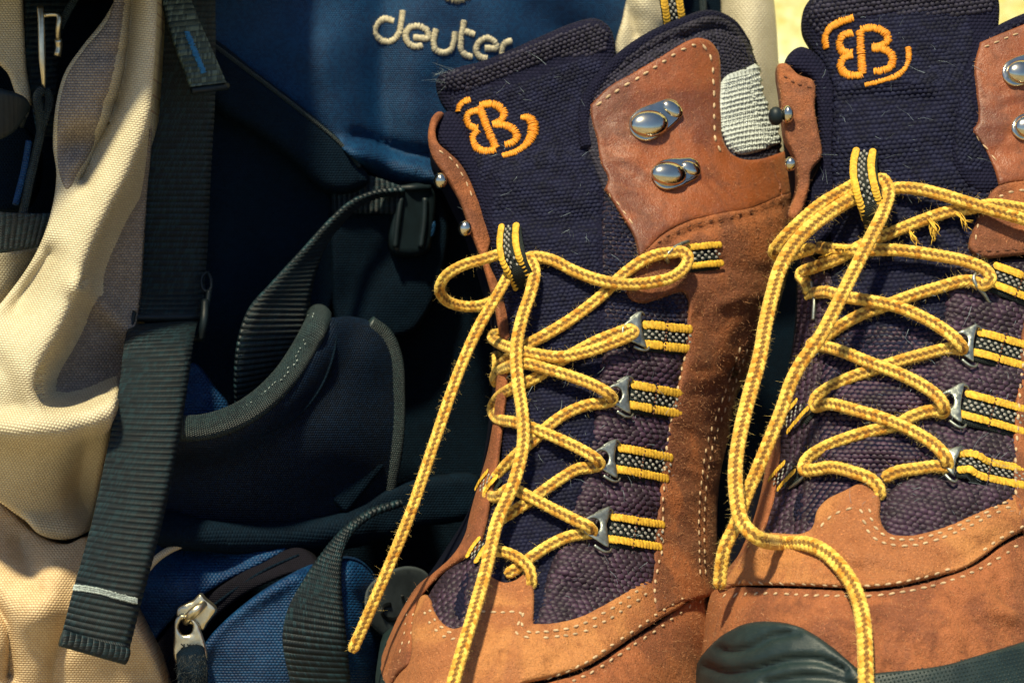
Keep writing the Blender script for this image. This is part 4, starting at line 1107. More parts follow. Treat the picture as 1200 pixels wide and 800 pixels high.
    for i in range(16):
        y0 = 98+i*5.6
        x1 = min(918, 897+i*1.6)
        A = Acc(); L = catmull([(846, y0), (870, y0-6), (x1-3, y0-14+i*0.3)], 2.6)
        for p in L:
            if not inside(wm.O, np.array([[p[0], p[1]]]))[0] or seg_dist(wm.O, [p[:2]])[0] < 2: continue
            o_, ex, ey, n, k = frame(wm, p[0]+random.gauss(0, .2), p[1]+random.gauss(0, .25), 0.0); v, f = ell(o_, ex, ey, n, 1.7*k, 1.75*k, 1.5*k, 6, 2); A.add(v, f)
        if A.v: A.build('mesh_rib', 'white_rib', wm.obj)
    # leather
    fl = panel('collar_flap', [(691, 125, 1), (712, 104), (740, 87), (770, 69), (800, 51), (815, 46), (829, 50), (838, 63), (841, 90), (842, 130), (844, 165), (852, 181), (868, 189), (888, 188), (906, 182), (924, 174, 1), (934, 205), (933, 228, 1), (915, 232), (870, 250), (830, 257), (800, 265), (775, 278), (757, 296), (748, 306, 1), (741, 280), (728, 258), (707, 225, 1), (711, 213), (703, 195), (698, 165), (692, 140)], fm, 'leather_smooth', T, off=4.8, thick=2.6, r=3.5, step=5, back=5, wrinkle=total(crease([(690, 178), (730, 172), (770, 178)], 6, -.7), crease([(700, 192), (745, 188)], 5, .6), crease([(700, 150), (740, 145)], 5, -.5), crease([(842, 170), (866, 186), (905, 180), (925, 172)], 7, 1.2), lump(768, 140, 36, 26, -1.0), crinkle(4, 695, 130, 760, 215, 14, .55, 3.5), crinkle(5, 730, 210, 860, 250, 10, .5, 5, .2, 50), ripple(45, .7, 1), ripple(14, .18, 2)), label='smooth rust leather collar flap with two chrome hooks')
    stitches(fl.obj, fl, [(697, 125), (716, 111), (745, 93), (775, 74), (800, 58), (814, 53), (826, 56), (833, 68), (836, 95), (837, 130), (839, 165), (848, 184)], L=8, gap=5)
    stitches(fl.obj, fl, [(712, 226), (726, 241), (738, 258), (746, 272)], L=8, gap=5, w=1.0)
    nap(fl.obj, fl, 1500, L=(1.5, 4), edge=120)
    sd_ = panel('side_strip', [(747, 299, 1), (760, 287), (778, 273), (803, 260), (832, 252), (872, 244), (915, 226), (938, 218, 1), (932, 262), (914, 330), (899, 385), (886, 425), (866, 470), (850, 508), (840, 545), (835, 590), (835, 640), (842, 696, 1), (800, 706), (764, 722, 1), (759, 690), (761, 655), (765, 620), (768, 580), (773, 540), (779, 500), (788, 460), (798, 415), (803, 370), (803, 352), (798, 344), (775, 350), (752, 357), (738, 354), (732, 344), (736, 330), (743, 315)], fm, 'leather', T, off=4.4, thick=2.4, r=3.5, step=5, back=5, wrinkle=total(crease([(765, 290), (800, 266), (850, 252), (925, 226)], 5, 1.0), crease([(760, 300), (800, 276), (850, 262), (925, 238)], 5, -.8), lump(860, 320, 40, 50, 1.2), crease([(820, 380), (835, 420), (860, 440)], 9, -1.0), lump(810, 440, 30, 40, 1.0), crinkle(6, 790, 300, 880, 460, 16, .9, 5, -.6, 55), crinkle(7, 770, 470, 830, 690, 12, .6, 5, .3, 40), ripple(40, 1.0, 6), ripple(13, .2, 7)), label='brown suede side strip with pale double stitching')
    stitches(sd_.obj, sd_, [(806, 405), (800, 430), (791, 470), (783, 510), (779, 550), (777, 590), (776, 640), (768, 680), (768, 712)], L=7, gap=5)
    stitches(sd_.obj, sd_, [(868, 405), (856, 440), (842, 480), (831, 510), (825, 540), (820, 580), (819, 640), (821, 680)], L=7, gap=5)
    stitches(sd_.obj, sd_, [(876, 408), (863, 444), (848, 484), (837, 514), (831, 545), (826, 585), (825, 640), (827, 682)], L=7, gap=5)
    stitches(sd_.obj, sd_, [(744, 350), (760, 351), (780, 345)], 'stitch_dark', L=6, gap=4, w=1.2)
    stitches(sd_.obj, sd_, [(806, 352), (806, 375), (806, 400)], 'stitch_dark', L=6, gap=5, w=1.0)
    stitches(sd_.obj, sd_, [(768, 286), (790, 273), (815, 263), (850, 256), (890, 244)], 'stitch_dark', L=7, gap=5, w=1.0)
    nap(sd_.obj, sd_, 4200, L=(1.5, 4.5), edge=260)
    lf_ = panel('collar_flap', [(506, 138), (513, 131), (520, 133), (514, 143), (510, 155), (513, 168), (524, 178), (537, 190), (547, 205), (560, 234), (575, 262), (575, 282), (571, 302), (584, 335), (598, 396), (592, 402), (577, 350), (562, 300), (552, 275), (538, 236), (522, 208), (506, 182), (502, 160)], Field(lambda p: 1.078-0.00013*(p[:, 1]-130)+0.0006*np.abs(p[:, 0]-505-np.clip(p[:, 1]-150, 0, 300)*0.30)*0.4), 'leather', T, off=0, thick=3.0, r=3, step=4, back=9, wrinkle=ripple(16, .8, 2), label='narrow rust leather edge left of the tongue')
    stitches(lf_.obj, lf_, [(513, 176), (528, 186), (542, 205), (556, 236)], L=7, gap=5, w=1.1)
    panel('collar_pad', [(511, 148), (517, 135), (527, 130), (540, 138), (556, 172), (572, 215), (590, 270), (600, 330), (590, 350), (572, 285), (556, 232), (545, 205), (528, 184), (513, 170)], Field(lambda p: 1.084-0.00012*(p[:, 1]-130)), 'navy', T, off=0.0, thick=5.0, r=8, step=4, back=8)
    # lower leathers
    lq = panel('inner_quarter', [(592, 420), (598, 430), (594, 490), (588, 540), (584, 565), (578, 590), (572, 622), (562, 648), (542, 660), (522, 674), (508, 688), (494, 706), (488, 728), (487, 760), (484, 780), (470, 792), (448, 840), (440, 800), (462, 745), (478, 712), (494, 688), (514, 672), (535, 652), (548, 630), (556, 600), (566, 565), (576, 530), (584, 480), (588, 430)], fm, 'leather_rust', T, off=3.2, thick=2.6, r=4, step=4.5, back=5, wrinkle=ripple(25, 1.0, 8))
    for l in ([(477, 716), (475, 735), (471, 755), (466, 775)], [(484, 716), (482, 738), (478, 760)]): stitches(lq.obj, lq, l, L=6, gap=4.5, w=1.2)
    nap(lq.obj, lq, 700, L=(1.5, 4), edge=60)
    vm = panel('vamp', [(472, 792), (483, 780), (487, 760), (487, 738), (492, 715), (500, 700), (507, 703), (512, 718), (521, 732), (533, 739), (544, 736), (553, 722), (560, 704), (566, 686), (573, 675), (580, 680), (592, 685), (606, 681), (616, 674), (623, 682), (626, 700), (625, 733, 1), (642, 733), (676, 726), (702, 713), (730, 696), (757, 674, 1), (785, 690, 1), (800, 704), (768, 728), (738, 748), (710, 768), (680, 785), (640, 797), (610, 806), (590, 850, 1), (440, 850, 1)], fm, 'leather_tan', T, off=3.6, thick=2.6, r=3.5, step=5, back=5, wrinkle=total(lump(595, 705, 20, 14, -1.6), crease([(560, 716), (612, 719), (606, 742), (625, 746)], 4, -.4), crease([(640, 742), (690, 730), (755, 690)], 7, .7), lump(560, 770, 60, 30, 1.5), crinkle(11, 480, 750, 760, 790, 14, .6, 5, -.3, 60), ripple(60, 1.2, 10), ripple(14, .25, 11)), label='tan suede vamp under the laces')
    for l in ([(496, 714), (503, 728), (514, 741), (528, 748), (545, 746)], [(502, 712), (509, 725), (518, 735), (530, 742)], [(562, 716), (585, 717), (611, 719), (607, 732), (606, 742), (618, 746), (632, 745)], [(613, 716), (612, 732), (618, 739), (634, 740), (676, 733), (704, 720), (732, 703), (757, 684)], [(636, 747), (680, 741), (708, 728), (736, 711), (760, 694)]):
        stitches(vm.obj, vm, l, L=7, gap=4.5)
    nap(vm.obj, vm, 2600, L=(1.2, 3.2), edge=160)
    rd = panel('toe_rand', [(842, 686, 1), (800, 708), (768, 732), (738, 752), (710, 772), (680, 789), (640, 801), (612, 810), (575, 860, 1), (600, 890, 1), (860, 890, 1), (850, 760)], fm, 'leather_rust', T, off=2.0, thick=2.4, r=4, step=5, back=5, wrinkle=total(crease([(840, 696), (800, 714), (768, 738), (738, 758), (700, 784), (640, 808)], 6, -1), ripple(40, 1.2, 13), ripple(12, .25, 14)))
    for l in ([(836, 686), (806, 698), (775, 716), (745, 737), (715, 757), (690, 774), (655, 790), (620, 800)], ): stitches(vm.obj, vm, l, L=8, gap=4.5)
    for l in ([(836, 698), (806, 712), (778, 732), (748, 752), (718, 772), (692, 788), (660, 802)], ): stitches(rd.obj, rd, l, L=8, gap=4.5)
    nap(rd.obj, rd, 2600, L=(1.5, 4.5), edge=200)
    # hooks and rings
    hook(T, fm, ((755, 149), (780, 134)), (758, 149, 24, 17, 11, 14), (785, 131, 10, 14, 5, 60), 20)
    hook(T, fm, ((780, 208), (803, 202)), (780, 208, 22.5, 15.5, 11, 8), (806, 201, 9, 13, 5, 75), 18.5)
    fk = Field(lambda p: 1.076-0.00013*(p[:, 1]-130)); knob(T, fk, 516, 212, 8, h=0); knob(T, fk, 545, 268, 8, h=0)
    ribbon(T, fm, [(805, 303, 6.0), (822, 301, 7.6), (842, 299, 7.2)], 17, cord=4.2, mid=False)
    tube('lace_ring', [(783, 308, 9), (781, 301, 11), (788, 292, 12), (798, 286, 11.5), (807, 283, 9.5)], 2.4, 'steel', T, fm, n=8, step=2)
    ribbon(T, fm, [(752, 394, 5.5), (762, 394, 6.6), (778, 396, 6.4), (806, 398, 5.6)], 18)
    d_ring(T, fm, 727, 392, -8, 0.95, 7.0)
    ribbon(T, fm, [(736, 464, 5.6), (748, 466, 6.6), (765, 469, 6.4), (796, 474, 5.6)], 19)
    d_ring(T, fm, 709, 465, 0, 1.0, 7.0)
    ribbon(T, fm, [(720, 539, 5.6), (733, 541, 6.6), (750, 544, 6.4), (782, 550, 5.6)], 20)
    d_ring(T, fm, 693, 540, 0, 1.02, 7.0)
    ribbon(T, fm, [(711, 621, 5.6), (724, 623, 6.8), (742, 626, 6.6), (774, 630, 5.6)], 21)
    d_ring(T, fm, 682, 620, 2, 1.08, 7.2)
    # left-hand loops, almost edge on
    for x, y, a in ((574, 566, 60), (562, 646, 55)):
        ribbon(T, fm, [(x-6, y+12, 4.5), (x+2, y, 5.5), (x+8, y-8, 5.0)], 9, mid=False, cord=3.8)
    # keeper loop on the tongue
    kp = [(598, 266, 4), (599, 278, 10), (602, 294, 17), (606, 310, 17), (613, 326, 12), (616, 338, 5)]
    ribbon(T, fm, kp, 13, 'keeper_loop', mid=False, cord=4.2)
    # ---------------- lace
    A = Acc(); roots = []; S = lambda pts, w=17.5, **k: lace_strand(A, roots, fm, pts, w, **k)
    S([(412, 764, 1.0, 'd'), (440, 700, 1.0, 'd'), (479, 606, 1.006, 'd'), (511, 512, 1.015, 'd'), (538, 435, 1.025, 'd'), (560, 385, 1.032, 'd'), (585, 342, 1.038, 'd'), (598, 318, 1.042, 'd'), (606, 302, 1.048, 'd')], 17)
    S([(612, 308, 7), (619, 303, 9), (626, 316, 11), (622, 342, 13), (612, 372, 15), (605, 408, 17), (607, 448, 18), (612, 482, 18), (613, 520, 17), (602, 566, 17), (583, 610, 18), (570, 665, 19), (556, 715, 20), (541, 765, 20), (527, 815, 18), (518, 850, 16)], 19)
    S([(606, 297, 1.047, 'd'), (590, 297, 1.044, 'd'), (565, 304, 1.042, 'd'), (540, 312, 1.044, 'd'), (521, 325, 1.047, 'd'), (515, 340, 1.05, 'd'), (523, 352, 1.055, 'd'), (545, 359, 1.058, 'd'), (567, 357, 1.06, 'd'), (590, 345, 1.058, 'd'), (610, 330, 1.052, 'd')], 17)
    S([(610, 306, 6), (624, 301, 7), (645, 304, 8.5), (672, 317, 9), (702, 328, 9.5), (733, 333, 10.5), (763, 331, 13), (789, 324, 14), (803, 312, 14), (806, 301, 13.5), (799, 295, 12), (788, 296, 11), (772, 298, 10.5), (752, 306, 9.5), (730, 322, 7), (703, 348, 6), (672, 372, 6), (640, 392, 7), (616, 405, 8), (598, 418, 8), (584, 430, 6)], 18)
    S([(574, 388, 6), (577, 395, 9), (585, 402, 11), (600, 408, 12), (625, 414, 11.5), (655, 418, 11), (685, 413, 11), (715, 403, 12), (736, 394, 13), (743, 389, 11.5), (738, 386, 9), (720, 391, 8.5), (690, 404, 7.5), (655, 424, 7), (625, 444, 7), (600, 455, 7), (584, 466, 7), (577, 480, 7.5), (582, 490, 8.5), (600, 494, 9), (618, 499, 9), (650, 512, 9), (682, 527, 10), (699, 538, 12), (703, 544, 10), (695, 547, 7.5), (678, 549, 7), (658, 560, 6.5), (638, 574, 6.5), (620, 587, 7), (603, 598, 7), (586, 610, 6.5), (575, 625, 5.5)], 17.5)
    S([(582, 413, 5), (566, 423, 7), (556, 435, 9), (561, 446, 11), (580, 441, 11.5), (600, 428, 11.5), (618, 426, 11), (640, 432, 10), (670, 441, 10), (698, 452, 11), (714, 462, 12.5), (718, 468, 10), (709, 472, 7.5), (690, 474, 7), (664, 484, 6.5), (644, 498, 6.5), (626, 515, 7), (608, 530, 7), (590, 548, 6), (578, 565, 5), (572, 580, 5.5), (582, 582, 7.5), (598, 572, 9), (617, 580, 9.5), (648, 596, 9.5), (676, 610, 11), (690, 617, 12.5), (694, 623, 10), (685, 625, 7.5), (668, 628, 7), (645, 638, 6.5), (625, 651, 6.5), (608, 664, 6.5), (592, 674, 6)], 17.5)
    S([(566, 655, 5.5), (578, 646, 7.5), (593, 647, 9.5), (608, 654, 10), (619, 664, 9.5), (623, 677, 8), (622, 690, 4)], 16.5)
    la = A.build('lace', 'lace', T, label='yellow and brown braided lace with loose ends')
    hairs('lace_fibre', 'fibre', la, roots, (1.2, 3.8), 0.09, 1.4)
    lint_on(T, tg, (520, 80, 720, 700), 120); lint_on(T, q, (660, 420, 780, 730), 60)
    roots = [(lay(fm, random.uniform(512, 535), random.uniform(80, 100), 4), Vector((-.8+random.gauss(0, .4), random.gauss(0, .6), -.2)).normalized()) for _ in range(45)]
    hairs('frayed_thread', 'lint', tg.obj, roots, (5, 13), 0.14, 1.4)
    # pull loop behind the collar
    ct = Field(lambda p: 1.10+0*p[:, 0])
    ribbon(T, ct, [(783, -30, 2), (786, -5, 4), (789, 14, 3), (792, 34, 0)], 14, 'pull_loop', mid=False, cord=4.4)
    return T, fm

# ------------------------------------------------------------------ right boot
def boot_two():
    B = 1.175
    keys = [((934, 62), (1335, 30), 1.066, B, 1060, 0, 2.2),
            ((918, 130), (1350, 110), 1.058, B, 1060, 0, 2.2),
            ((926, 215), (1352, 200), 1.048, B, 1060, 0, 2.2),
            ((934, 290), (1346, 280), 1.038, B, 1055, 0, 2.2),
            ((930, 400), (1330, 395), 1.020, B, 1050, 0, 2.2),
            ((910, 500), (1310, 495), 1.002, B, 1040, 0, 2.25),
            ((884, 590), (1295, 590), 0.982, B, 1030, 4, 2.3),
            ((850, 665), (1290, 665), 0.964, B, 1015, 8, 2.4),
            ((830, 720), (1288, 720), 0.950, B, 1010, 10, 2.5),
            ((820, 790), (1288, 790), 0.940, B, 1010, 10, 2.6),
            ((814, 860), (1290, 860), 0.936, B, 1010, 10, 2.6),
            ((816, 905), (1290, 905), 0.938, B, 1010, 10, 2.6)]
    top = ((945, -90), (1320, -110), 1.082, B, 1060, 0, 2.2)
    T, fm = boot_body(keys, top, None, 'rust brown hiking boot at the right edge with a dark rubber toe cap')
    ton = [(944, 10), (950, 0), (965, -20), (1060, -26), (1160, -22), (1170, 0), (1170, 30), (1160, 80), (1155, 160), (1160, 260), (1165, 360), (1150, 460), (1120, 560), (1060, 630), (960, 632), (930, 610), (950, 540), (962, 450), (972, 350), (974, 250), (974, 170), (976, 110), (968, 82), (952, 58), (942, 38)]
    wr = total(crease([(944, 18), (1000, 0), (1060, -8), (1165, -8)], 20, 2.5), crease([(970, 120), (1030, 112), (1090, 118)], 9, -1.5), crease([(1000, 170), (1060, 165)], 18, 1.5), crease([(970, 290), (1060, 300)], 18, -1.5), crease([(960, 460), (1010, 466), (1070, 470)], 18, 3.0), crease([(960, 420), (1070, 400)], 14, -1.5), crease([(980, 535), (1030, 528), (1070, 540)], 12, 3.2), crease([(970, 560), (1050, 556)], 9, -2), crease([(970, 500), (1060, 498)], 8, -1.8), ripple(40, 1.2, 31))
    tg = panel('tongue', ton, fm, 'navy', T, off=0.4, thick=3.2, r=9, step=5.5, wrinkle=wr, back=7, label='padded navy tongue with orange monogram')
    yarn(tg.obj, tg, [(946, 16), (960, -6), (1060, -14), (1160, -10), (1164, 10), (1060, 16), (1000, 20), (960, 40)], 6.2, 5.2, 'navy_thread', 'hem_yarn', ang=R(-8))
    yarn(tg.obj, tg, [(978, 100), (1060, 100), (1120, 60), (1140, 140), (1150, 260), (1150, 360), (1130, 400), (960, 400), (975, 300), (976, 180)], 6.4, 5.2, 'navy_bead', 'yarn', ang=R(-5), hi=.36)
    yarn(tg.obj, tg, [(980, 40), (1130, 14), (1130, 90), (1060, 98), (980, 98), (960, 60)], 5.6, 4.6, 'navy_bead', 'yarn', ang=R(-5), hi=.3)
    yarn(tg.obj, tg, [(955, 405), (1130, 405), (1120, 480), (1100, 560), (1060, 622), (960, 625), (940, 600), (955, 520)], 7.4, 5.4, 'purple_bead', 'yarn', ang=R(2), fat=.6, hi=.30)
    EB = ([(969, 57), (967, 45), (972, 34), (985, 26), (1001, 21)], [(999, 39), (989, 41), (984, 50), (987, 60), (1000, 63)], [(999, 65), (989, 68), (985, 77), (991, 87), (1001, 89), (1011, 88)],
          [(1008, 36), (1009, 60), (1011, 88)], [(1009, 35), (1022, 33), (1036, 38), (1041, 46), (1035, 53), (1022, 56)], [(1022, 57), (1036, 58), (1046, 67), (1044, 78), (1034, 83), (1023, 84)],
          [(1064, 56, 8), (1065, 66, 8), (1062, 78, 6), (1054, 87, 8), (1040, 93, 7), (1013, 100, 6)])
    for l in EB: embroider(tg.obj, tg, l, 10.6, 'orange', 'embroidered_monogram', h=0.45, lift=0.2)
    tw = total(crease([(1110, 350), (1180, 365)], 16, 2), crease([(1110, 440), (1185, 448)], 20, 2.6), crease([(1090, 520), (1180, 530)], 16, 2), crease([(1060, 600), (1170, 580)], 20, 2.2), ripple(28, .9, 33))
    q = panel('side_cloth', [(1150, 170), (1170, 230), (1150, 300), (1215, 310), (1210, 400), (1204, 480), (1200, 560), (1190, 600), (1120, 630), (1040, 645), (1036, 590), (1060, 555), (1090, 500), (1098, 420), (1112, 330), (1130, 240)], fm, 'textile', T, off=2.2, thick=2.3, r=6, step=5, wrinkle=tw, back=4, label='purple woven cloth beside the laces')
    yarn(q.obj, q, [(1112, 330), (1190, 330), (1196, 480), (1188, 590), (1120, 622), (1044, 636), (1042, 592), (1066, 560), (1094, 510), (1100, 420)], 8.8, 6.2, 'purple_bead', 'yarn', ang=R(14), fat=.60, hi=.30)
    yarn(q.obj, q, [(1135, 180), (1160, 235), (1135, 300), (1110, 325), (1118, 280)], 6.5, 5.2, 'navy_bead', 'yarn', ang=R(10), fat=.58, hi=.4)
    q2 = panel('side_cloth', [(948, 300), (975, 320), (972, 400), (962, 470), (965, 540), (950, 600), (960, 640), (900, 650), (872, 660), (895, 610), (912, 550), (922, 470), (935, 390)], fm, 'textile', T, off=1.6, thick=2.2, r=5, step=5, back=4, wrinkle=total(crease([(945, 430), (925, 500)], 9, 1.2), crease([(940, 560), (930, 620)], 6, -1.5), ripple(25, 1, 35)))
    yarn(q2.obj, q2, [(950, 320), (970, 340), (962, 430), (952, 500), (955, 560), (945, 600), (952, 630), (890, 645), (905, 600), (920, 550), (930, 480)], 8.2, 6, 'purple_bead', 'yarn', ang=R(-30), fat=.60, hi=.30)
    # collar
    kc = panel('collar_knit', [(1118, 200), (1120, 130), (1130, 80), (1150, 45), (1180, 25), (1240, 6), (1330, 6), (1330, 200), (1180, 220), (1150, 230)], fm, 'navy', T, off=2.6, thick=3.4, r=9, step=6, back=6, wrinkle=crease([(1128, 120), (1140, 74), (1170, 44), (1230, 24)], 6, -1.6))
    yarn(kc.obj, kc, [(1124, 190), (1126, 120), (1136, 80), (1156, 48), (1200, 26), (1200, 40), (1150, 60), (1142, 150), (1150, 200)], 5.6, 4.6, 'navy_bead', 'knit_yarn', ang=R(-50), hi=.4)
    panel('collar_pad', [(920, 78), (926, 62), (938, 55), (952, 60), (974, 84), (988, 112), (990, 170), (986, 240), (968, 290), (950, 300), (938, 262), (946, 225), (960, 190), (956, 130), (950, 95), (932, 86)], Field(lambda p: 1.076-0.00012*(p[:, 1]-80)), 'navy', T, off=0, thick=5, r=8, step=5, back=5)
    fl = panel('collar_flap', [(1147, 52, 1), (1175, 40), (1230, 20), (1320, 10, 1), (1330, 215, 1), (1200, 216), (1180, 218), (1168, 222, 1), (1163, 203), (1150, 174), (1136, 155, 1), (1143, 147), (1142, 110), (1140, 80)], fm, 'leather_smooth', T, off=4.8, thick=2.6, r=3.5, step=5, back=5, wrinkle=total(crease([(1140, 120), (1200, 122)], 7, -.6), crease([(1150, 150), (1200, 148)], 6, .6), crease([(1150, 182), (1200, 180)], 8, -.8), crinkle(10, 1145, 60, 1200, 200, 14, .6, 4), ripple(40, .7, 41), ripple(14, .2, 2)))
    stitches(fl.obj, fl, [(1152, 56), (1178, 45), (1230, 27)], L=8, gap=5, w=1.2); stitches(fl.obj, fl, [(1143, 158), (1156, 174), (1170, 192)], L=9, gap=5, w=1.0)
    nap(fl.obj, fl, 900, L=(1.5, 4), edge=100)
    ef = panel('eyelet_flap', [(1166, 221), (1180, 216), (1205, 213), (1330, 213, 1), (1330, 302, 1), (1205, 300), (1176, 303), (1150, 305), (1136, 298), (1133, 292), (1140, 268), (1152, 240)], fm, 'leather', T, off=5.2, thick=2.6, r=3.5, step=5, back=6, wrinkle=total(crease([(1168, 232), (1190, 222), (1230, 220)], 4, -.7), ripple(30, .7, 43)))
    stitches(ef.obj, ef, [(1170, 231), (1185, 225), (1210, 222)], L=7, gap=5); stitches(ef.obj, ef, [(1148, 250), (1145, 270), (1142, 288)], L=7, gap=6, w=1.2); stitches(ef.obj, ef, [(1144, 294), (1170, 294), (1205, 291)], 'stitch_dark', L=6, gap=4, w=1.2)
    nap(ef.obj, ef, 900, L=(1.5, 4.5), edge=100)
    st = panel('side_strip', [(1212, 300, 1), (1330, 300, 1), (1330, 640, 1), (1205, 640, 1), (1190, 615), (1184, 580), (1183, 545), (1185, 500), (1189, 450), (1193, 405), (1202, 350)], fm, 'leather', T, off=4.4, thick=2.4, r=3.5, step=6, back=5, wrinkle=ripple(40, 1, 47))
    stitches(st.obj, st, [(1201, 410), (1196, 450), (1193, 500), (1190, 540), (1191, 590)], L=7, gap=5); nap(st.obj, st, 900, L=(1.5, 4.5), edge=100)
    lf_ = panel('collar_flap', [(911, 86), (913, 75), (921, 75), (936, 88), (953, 95), (955, 130), (960, 158), (963, 184), (951, 200), (948, 222), (931, 259), (925, 256), (934, 222), (933, 192), (929, 180), (921, 165), (917, 135), (914, 110)], Field(lambda p: 1.068-0.00012*(p[:, 1]-80)), 'leather', T, off=0, thick=2.8, r=3, step=4, back=9, wrinkle=ripple(16, .8, 51), label='narrow rust leather edge left of the tongue')
    stitches(lf_.obj, lf_, [(917, 88), (932, 97), (951, 103)], 'stitch_dark', L=6, gap=4, w=1.2); nap(lf_.obj, lf_, 500, L=(1.5, 4), edge=100)
    # lower leathers
    lq = panel('inner_quarter', [(914, 486), (919, 520), (915, 560), (908, 600), (894, 635), (876, 668), (862, 690), (846, 694), (848, 682), (868, 655), (886, 615), (898, 570), (904, 530)], fm, 'leather_rust', T, off=3.2, thick=2.6, r=4, step=4.5, back=5, wrinkle=ripple(25, 1, 53)); nap(lq.obj, lq, 500, L=(1.5, 4), edge=60)
    vm = panel('vamp', [(850, 688), (862, 672), (876, 650), (890, 632), (905, 627), (925, 628), (941, 628), (953, 622), (960, 600), (972, 587), (990, 578), (1011, 568), (1027, 573), (1032, 590), (1032, 612), (1040, 626), (1062, 630), (1096, 623), (1126, 611), (1156, 596), (1186, 580), (1240, 560, 1), (1310, 560, 1), (1310, 600, 1), (1200, 622), (1168, 640), (1150, 654), (1128, 668), (1100, 677), (1060, 687), (1020, 692), (985, 691), (940, 689), (900, 688), (875, 688)], fm, 'leather_tan', T, off=3.6, thick=2.6, r=3.5, step=5, back=5, wrinkle=total(crease([(880, 672), (920, 655), (960, 650)], 9, -1.2), crease([(985, 650), (1040, 662), (1085, 670)], 8, 1.0), crease([(1110, 640), (1160, 620), (1200, 600)], 12, .8), lump(1000, 610, 30, 20, 1.0), crinkle(12, 880, 640, 1190, 680, 14, .6, 5, .1, 60), crease([(1100, 678), (1130, 660), (1160, 640)], 6, -.8), ripple(50, 1.2, 55), ripple(14, .25, 56)), label='tan suede vamp under the laces')
    for l in ([(960, 618), (975, 604), (992, 597), (1009, 593)], [(1008, 594), (1013, 612), (1022, 628), (1040, 637), (1064, 639), (1098, 632), (1130, 619), (1160, 604), (1195, 588)], [(1018, 594), (1022, 610), (1030, 622), (1044, 630), (1064, 632), (1096, 626), (1128, 613), (1160, 598), (1190, 582)],
              [(862, 683), (900, 683), (940, 684), (985, 686), (1020, 686), (1060, 681), (1100, 671), (1124, 662)], [(1150, 646), (1170, 632), (1200, 616)]):
        stitches(vm.obj, vm, l, L=7.5, gap=4.5)
    nap(vm.obj, vm, 3000, L=(1.2, 3.2), edge=160)
    rd = panel('toe_rand', [(830, 700), (850, 690), (900, 690), (940, 691), (985, 693), (1020, 694), (1060, 689), (1100, 679), (1130, 668), (1152, 656), (1170, 642), (1202, 625), (1310, 600, 1), (1310, 860, 1), (806, 860, 1), (812, 790), (820, 740)], fm, 'leather_rust', T, off=2.0, thick=2.4, r=4, step=5, back=5, wrinkle=total(crease([(850, 697), (940, 698), (1020, 700), (1100, 687), (1155, 662), (1200, 632)], 7, -1), crease([(1120, 690), (1150, 705), (1180, 722)], 10, 2.2), crease([(1135, 735), (1200, 745)], 20, -1.5), lump(1080, 735, 60, 25, 1), crinkle(8, 1090, 680, 1200, 740, 12, .9, 5, .5, 55), crinkle(9, 860, 700, 1090, 770, 10, .5, 6, .1, 60), ripple(50, 1.2, 57), ripple(12, .25, 58)), label='worn rust suede toe above the rubber')
    stitches(rd.obj, rd, [(845, 698), (900, 695), (940, 697), (985, 698), (1020, 698), (1060, 693), (1100, 684), (1128, 675), (1160, 660), (1200, 634)], L=7.5, gap=4.5)
    nap(rd.obj, rd, 5200, L=(1.5, 4.2), edge=100)
    # rubber toe cap with its grooves
    gr = total(crease([(848, 760), (864, 766), (886, 762), (910, 750), (938, 744)], 4.5, -3.0), crease([(838, 782), (858, 790), (890, 787), (925, 777), (960, 776), (990, 788)], 5, -3.2), crease([(905, 803), (945, 796), (985, 800), (1010, 812)], 5, -2.6), ripple(30, .5, 3))
    panel('toe_cap', [(806, 870, 1), (814, 800), (824, 780), (838, 762), (858, 744), (884, 733), (914, 732), (940, 738), (965, 752), (990, 772), (1012, 792), (1040, 830), (1050, 870, 1)], fm, 'rubber', T, off=5.6, thick=3.6, r=6, step=4.5, back=5, wrinkle=gr, label='dark green black rubber toe cap with grooves')
    rr = panel('rubber_rand', [(1006, 794), (1030, 789), (1060, 786), (1105, 780), (1150, 767), (1200, 752), (1310, 720, 1), (1310, 870, 1), (1030, 870, 1)], fm, 'rubber', T, off=3.2, thick=3.0, r=4, step=5, back=5)
    A = Acc()
    for j in range(12):
        for i in range(44):
            x = 1030+i*4.6+(j % 2)*2.3; y = 797+j*4.6-(x-1010)*0.2
            if y > 815 or x > 1215: continue
            p, ex, ey, n, k = frame(rr, x, y, -0.1); v, f = ell(p, ex, ey, n, 2.2*k, 2.2*k, 1.6*k, 4, 1); A.add(v, f)
    A.build('rubber_texture', 'rubber', rr.obj, kind='stuff', smooth=False)
    # rings, ribbons, hooks
    hook(T, fm, ((1188, 88), (1216, 76)), (1195, 88, 20, 15, 9, 10), (1216, 78, 9, 12, 6, 60), 17); hook(T, fm, ((1198, 152), (1226, 142)), (1203, 152, 19, 15, 9, 10), (1226, 142, 9, 12, 6, 60), 16)
    fk = Field(lambda p: 1.064-0.00012*(p[:, 1]-80)); k1 = knob(T, fk, 923, 135, 9, h=2, stretch=.8); knob(k1, fk, 909, 137, 9, 'plastic', 2, 1.0, 'hook_head'); knob(T, fk, 926, 193, 7, h=2)
    ribbon(T, fm, [(1160, 324, 6), (1178, 331, 7.2), (1200, 340, 6.8), (1230, 352, 5)], 17)
    tube('lace_ring', [(1146, 318, 11), (1141, 325, 12), (1144, 334, 11.5), (1154, 346, 9), (1160, 355, 6.5), (1164, 355, 5.5)], 2.4, 'steel', T, fm, n=8, step=2)
    ribbon(T, fm, [(1142, 404, 5.8), (1154, 407, 6.8), (1172, 412, 6.4), (1206, 421, 5.4)], 19); d_ring(T, fm, 1115, 403, 6, 1.0, 7)
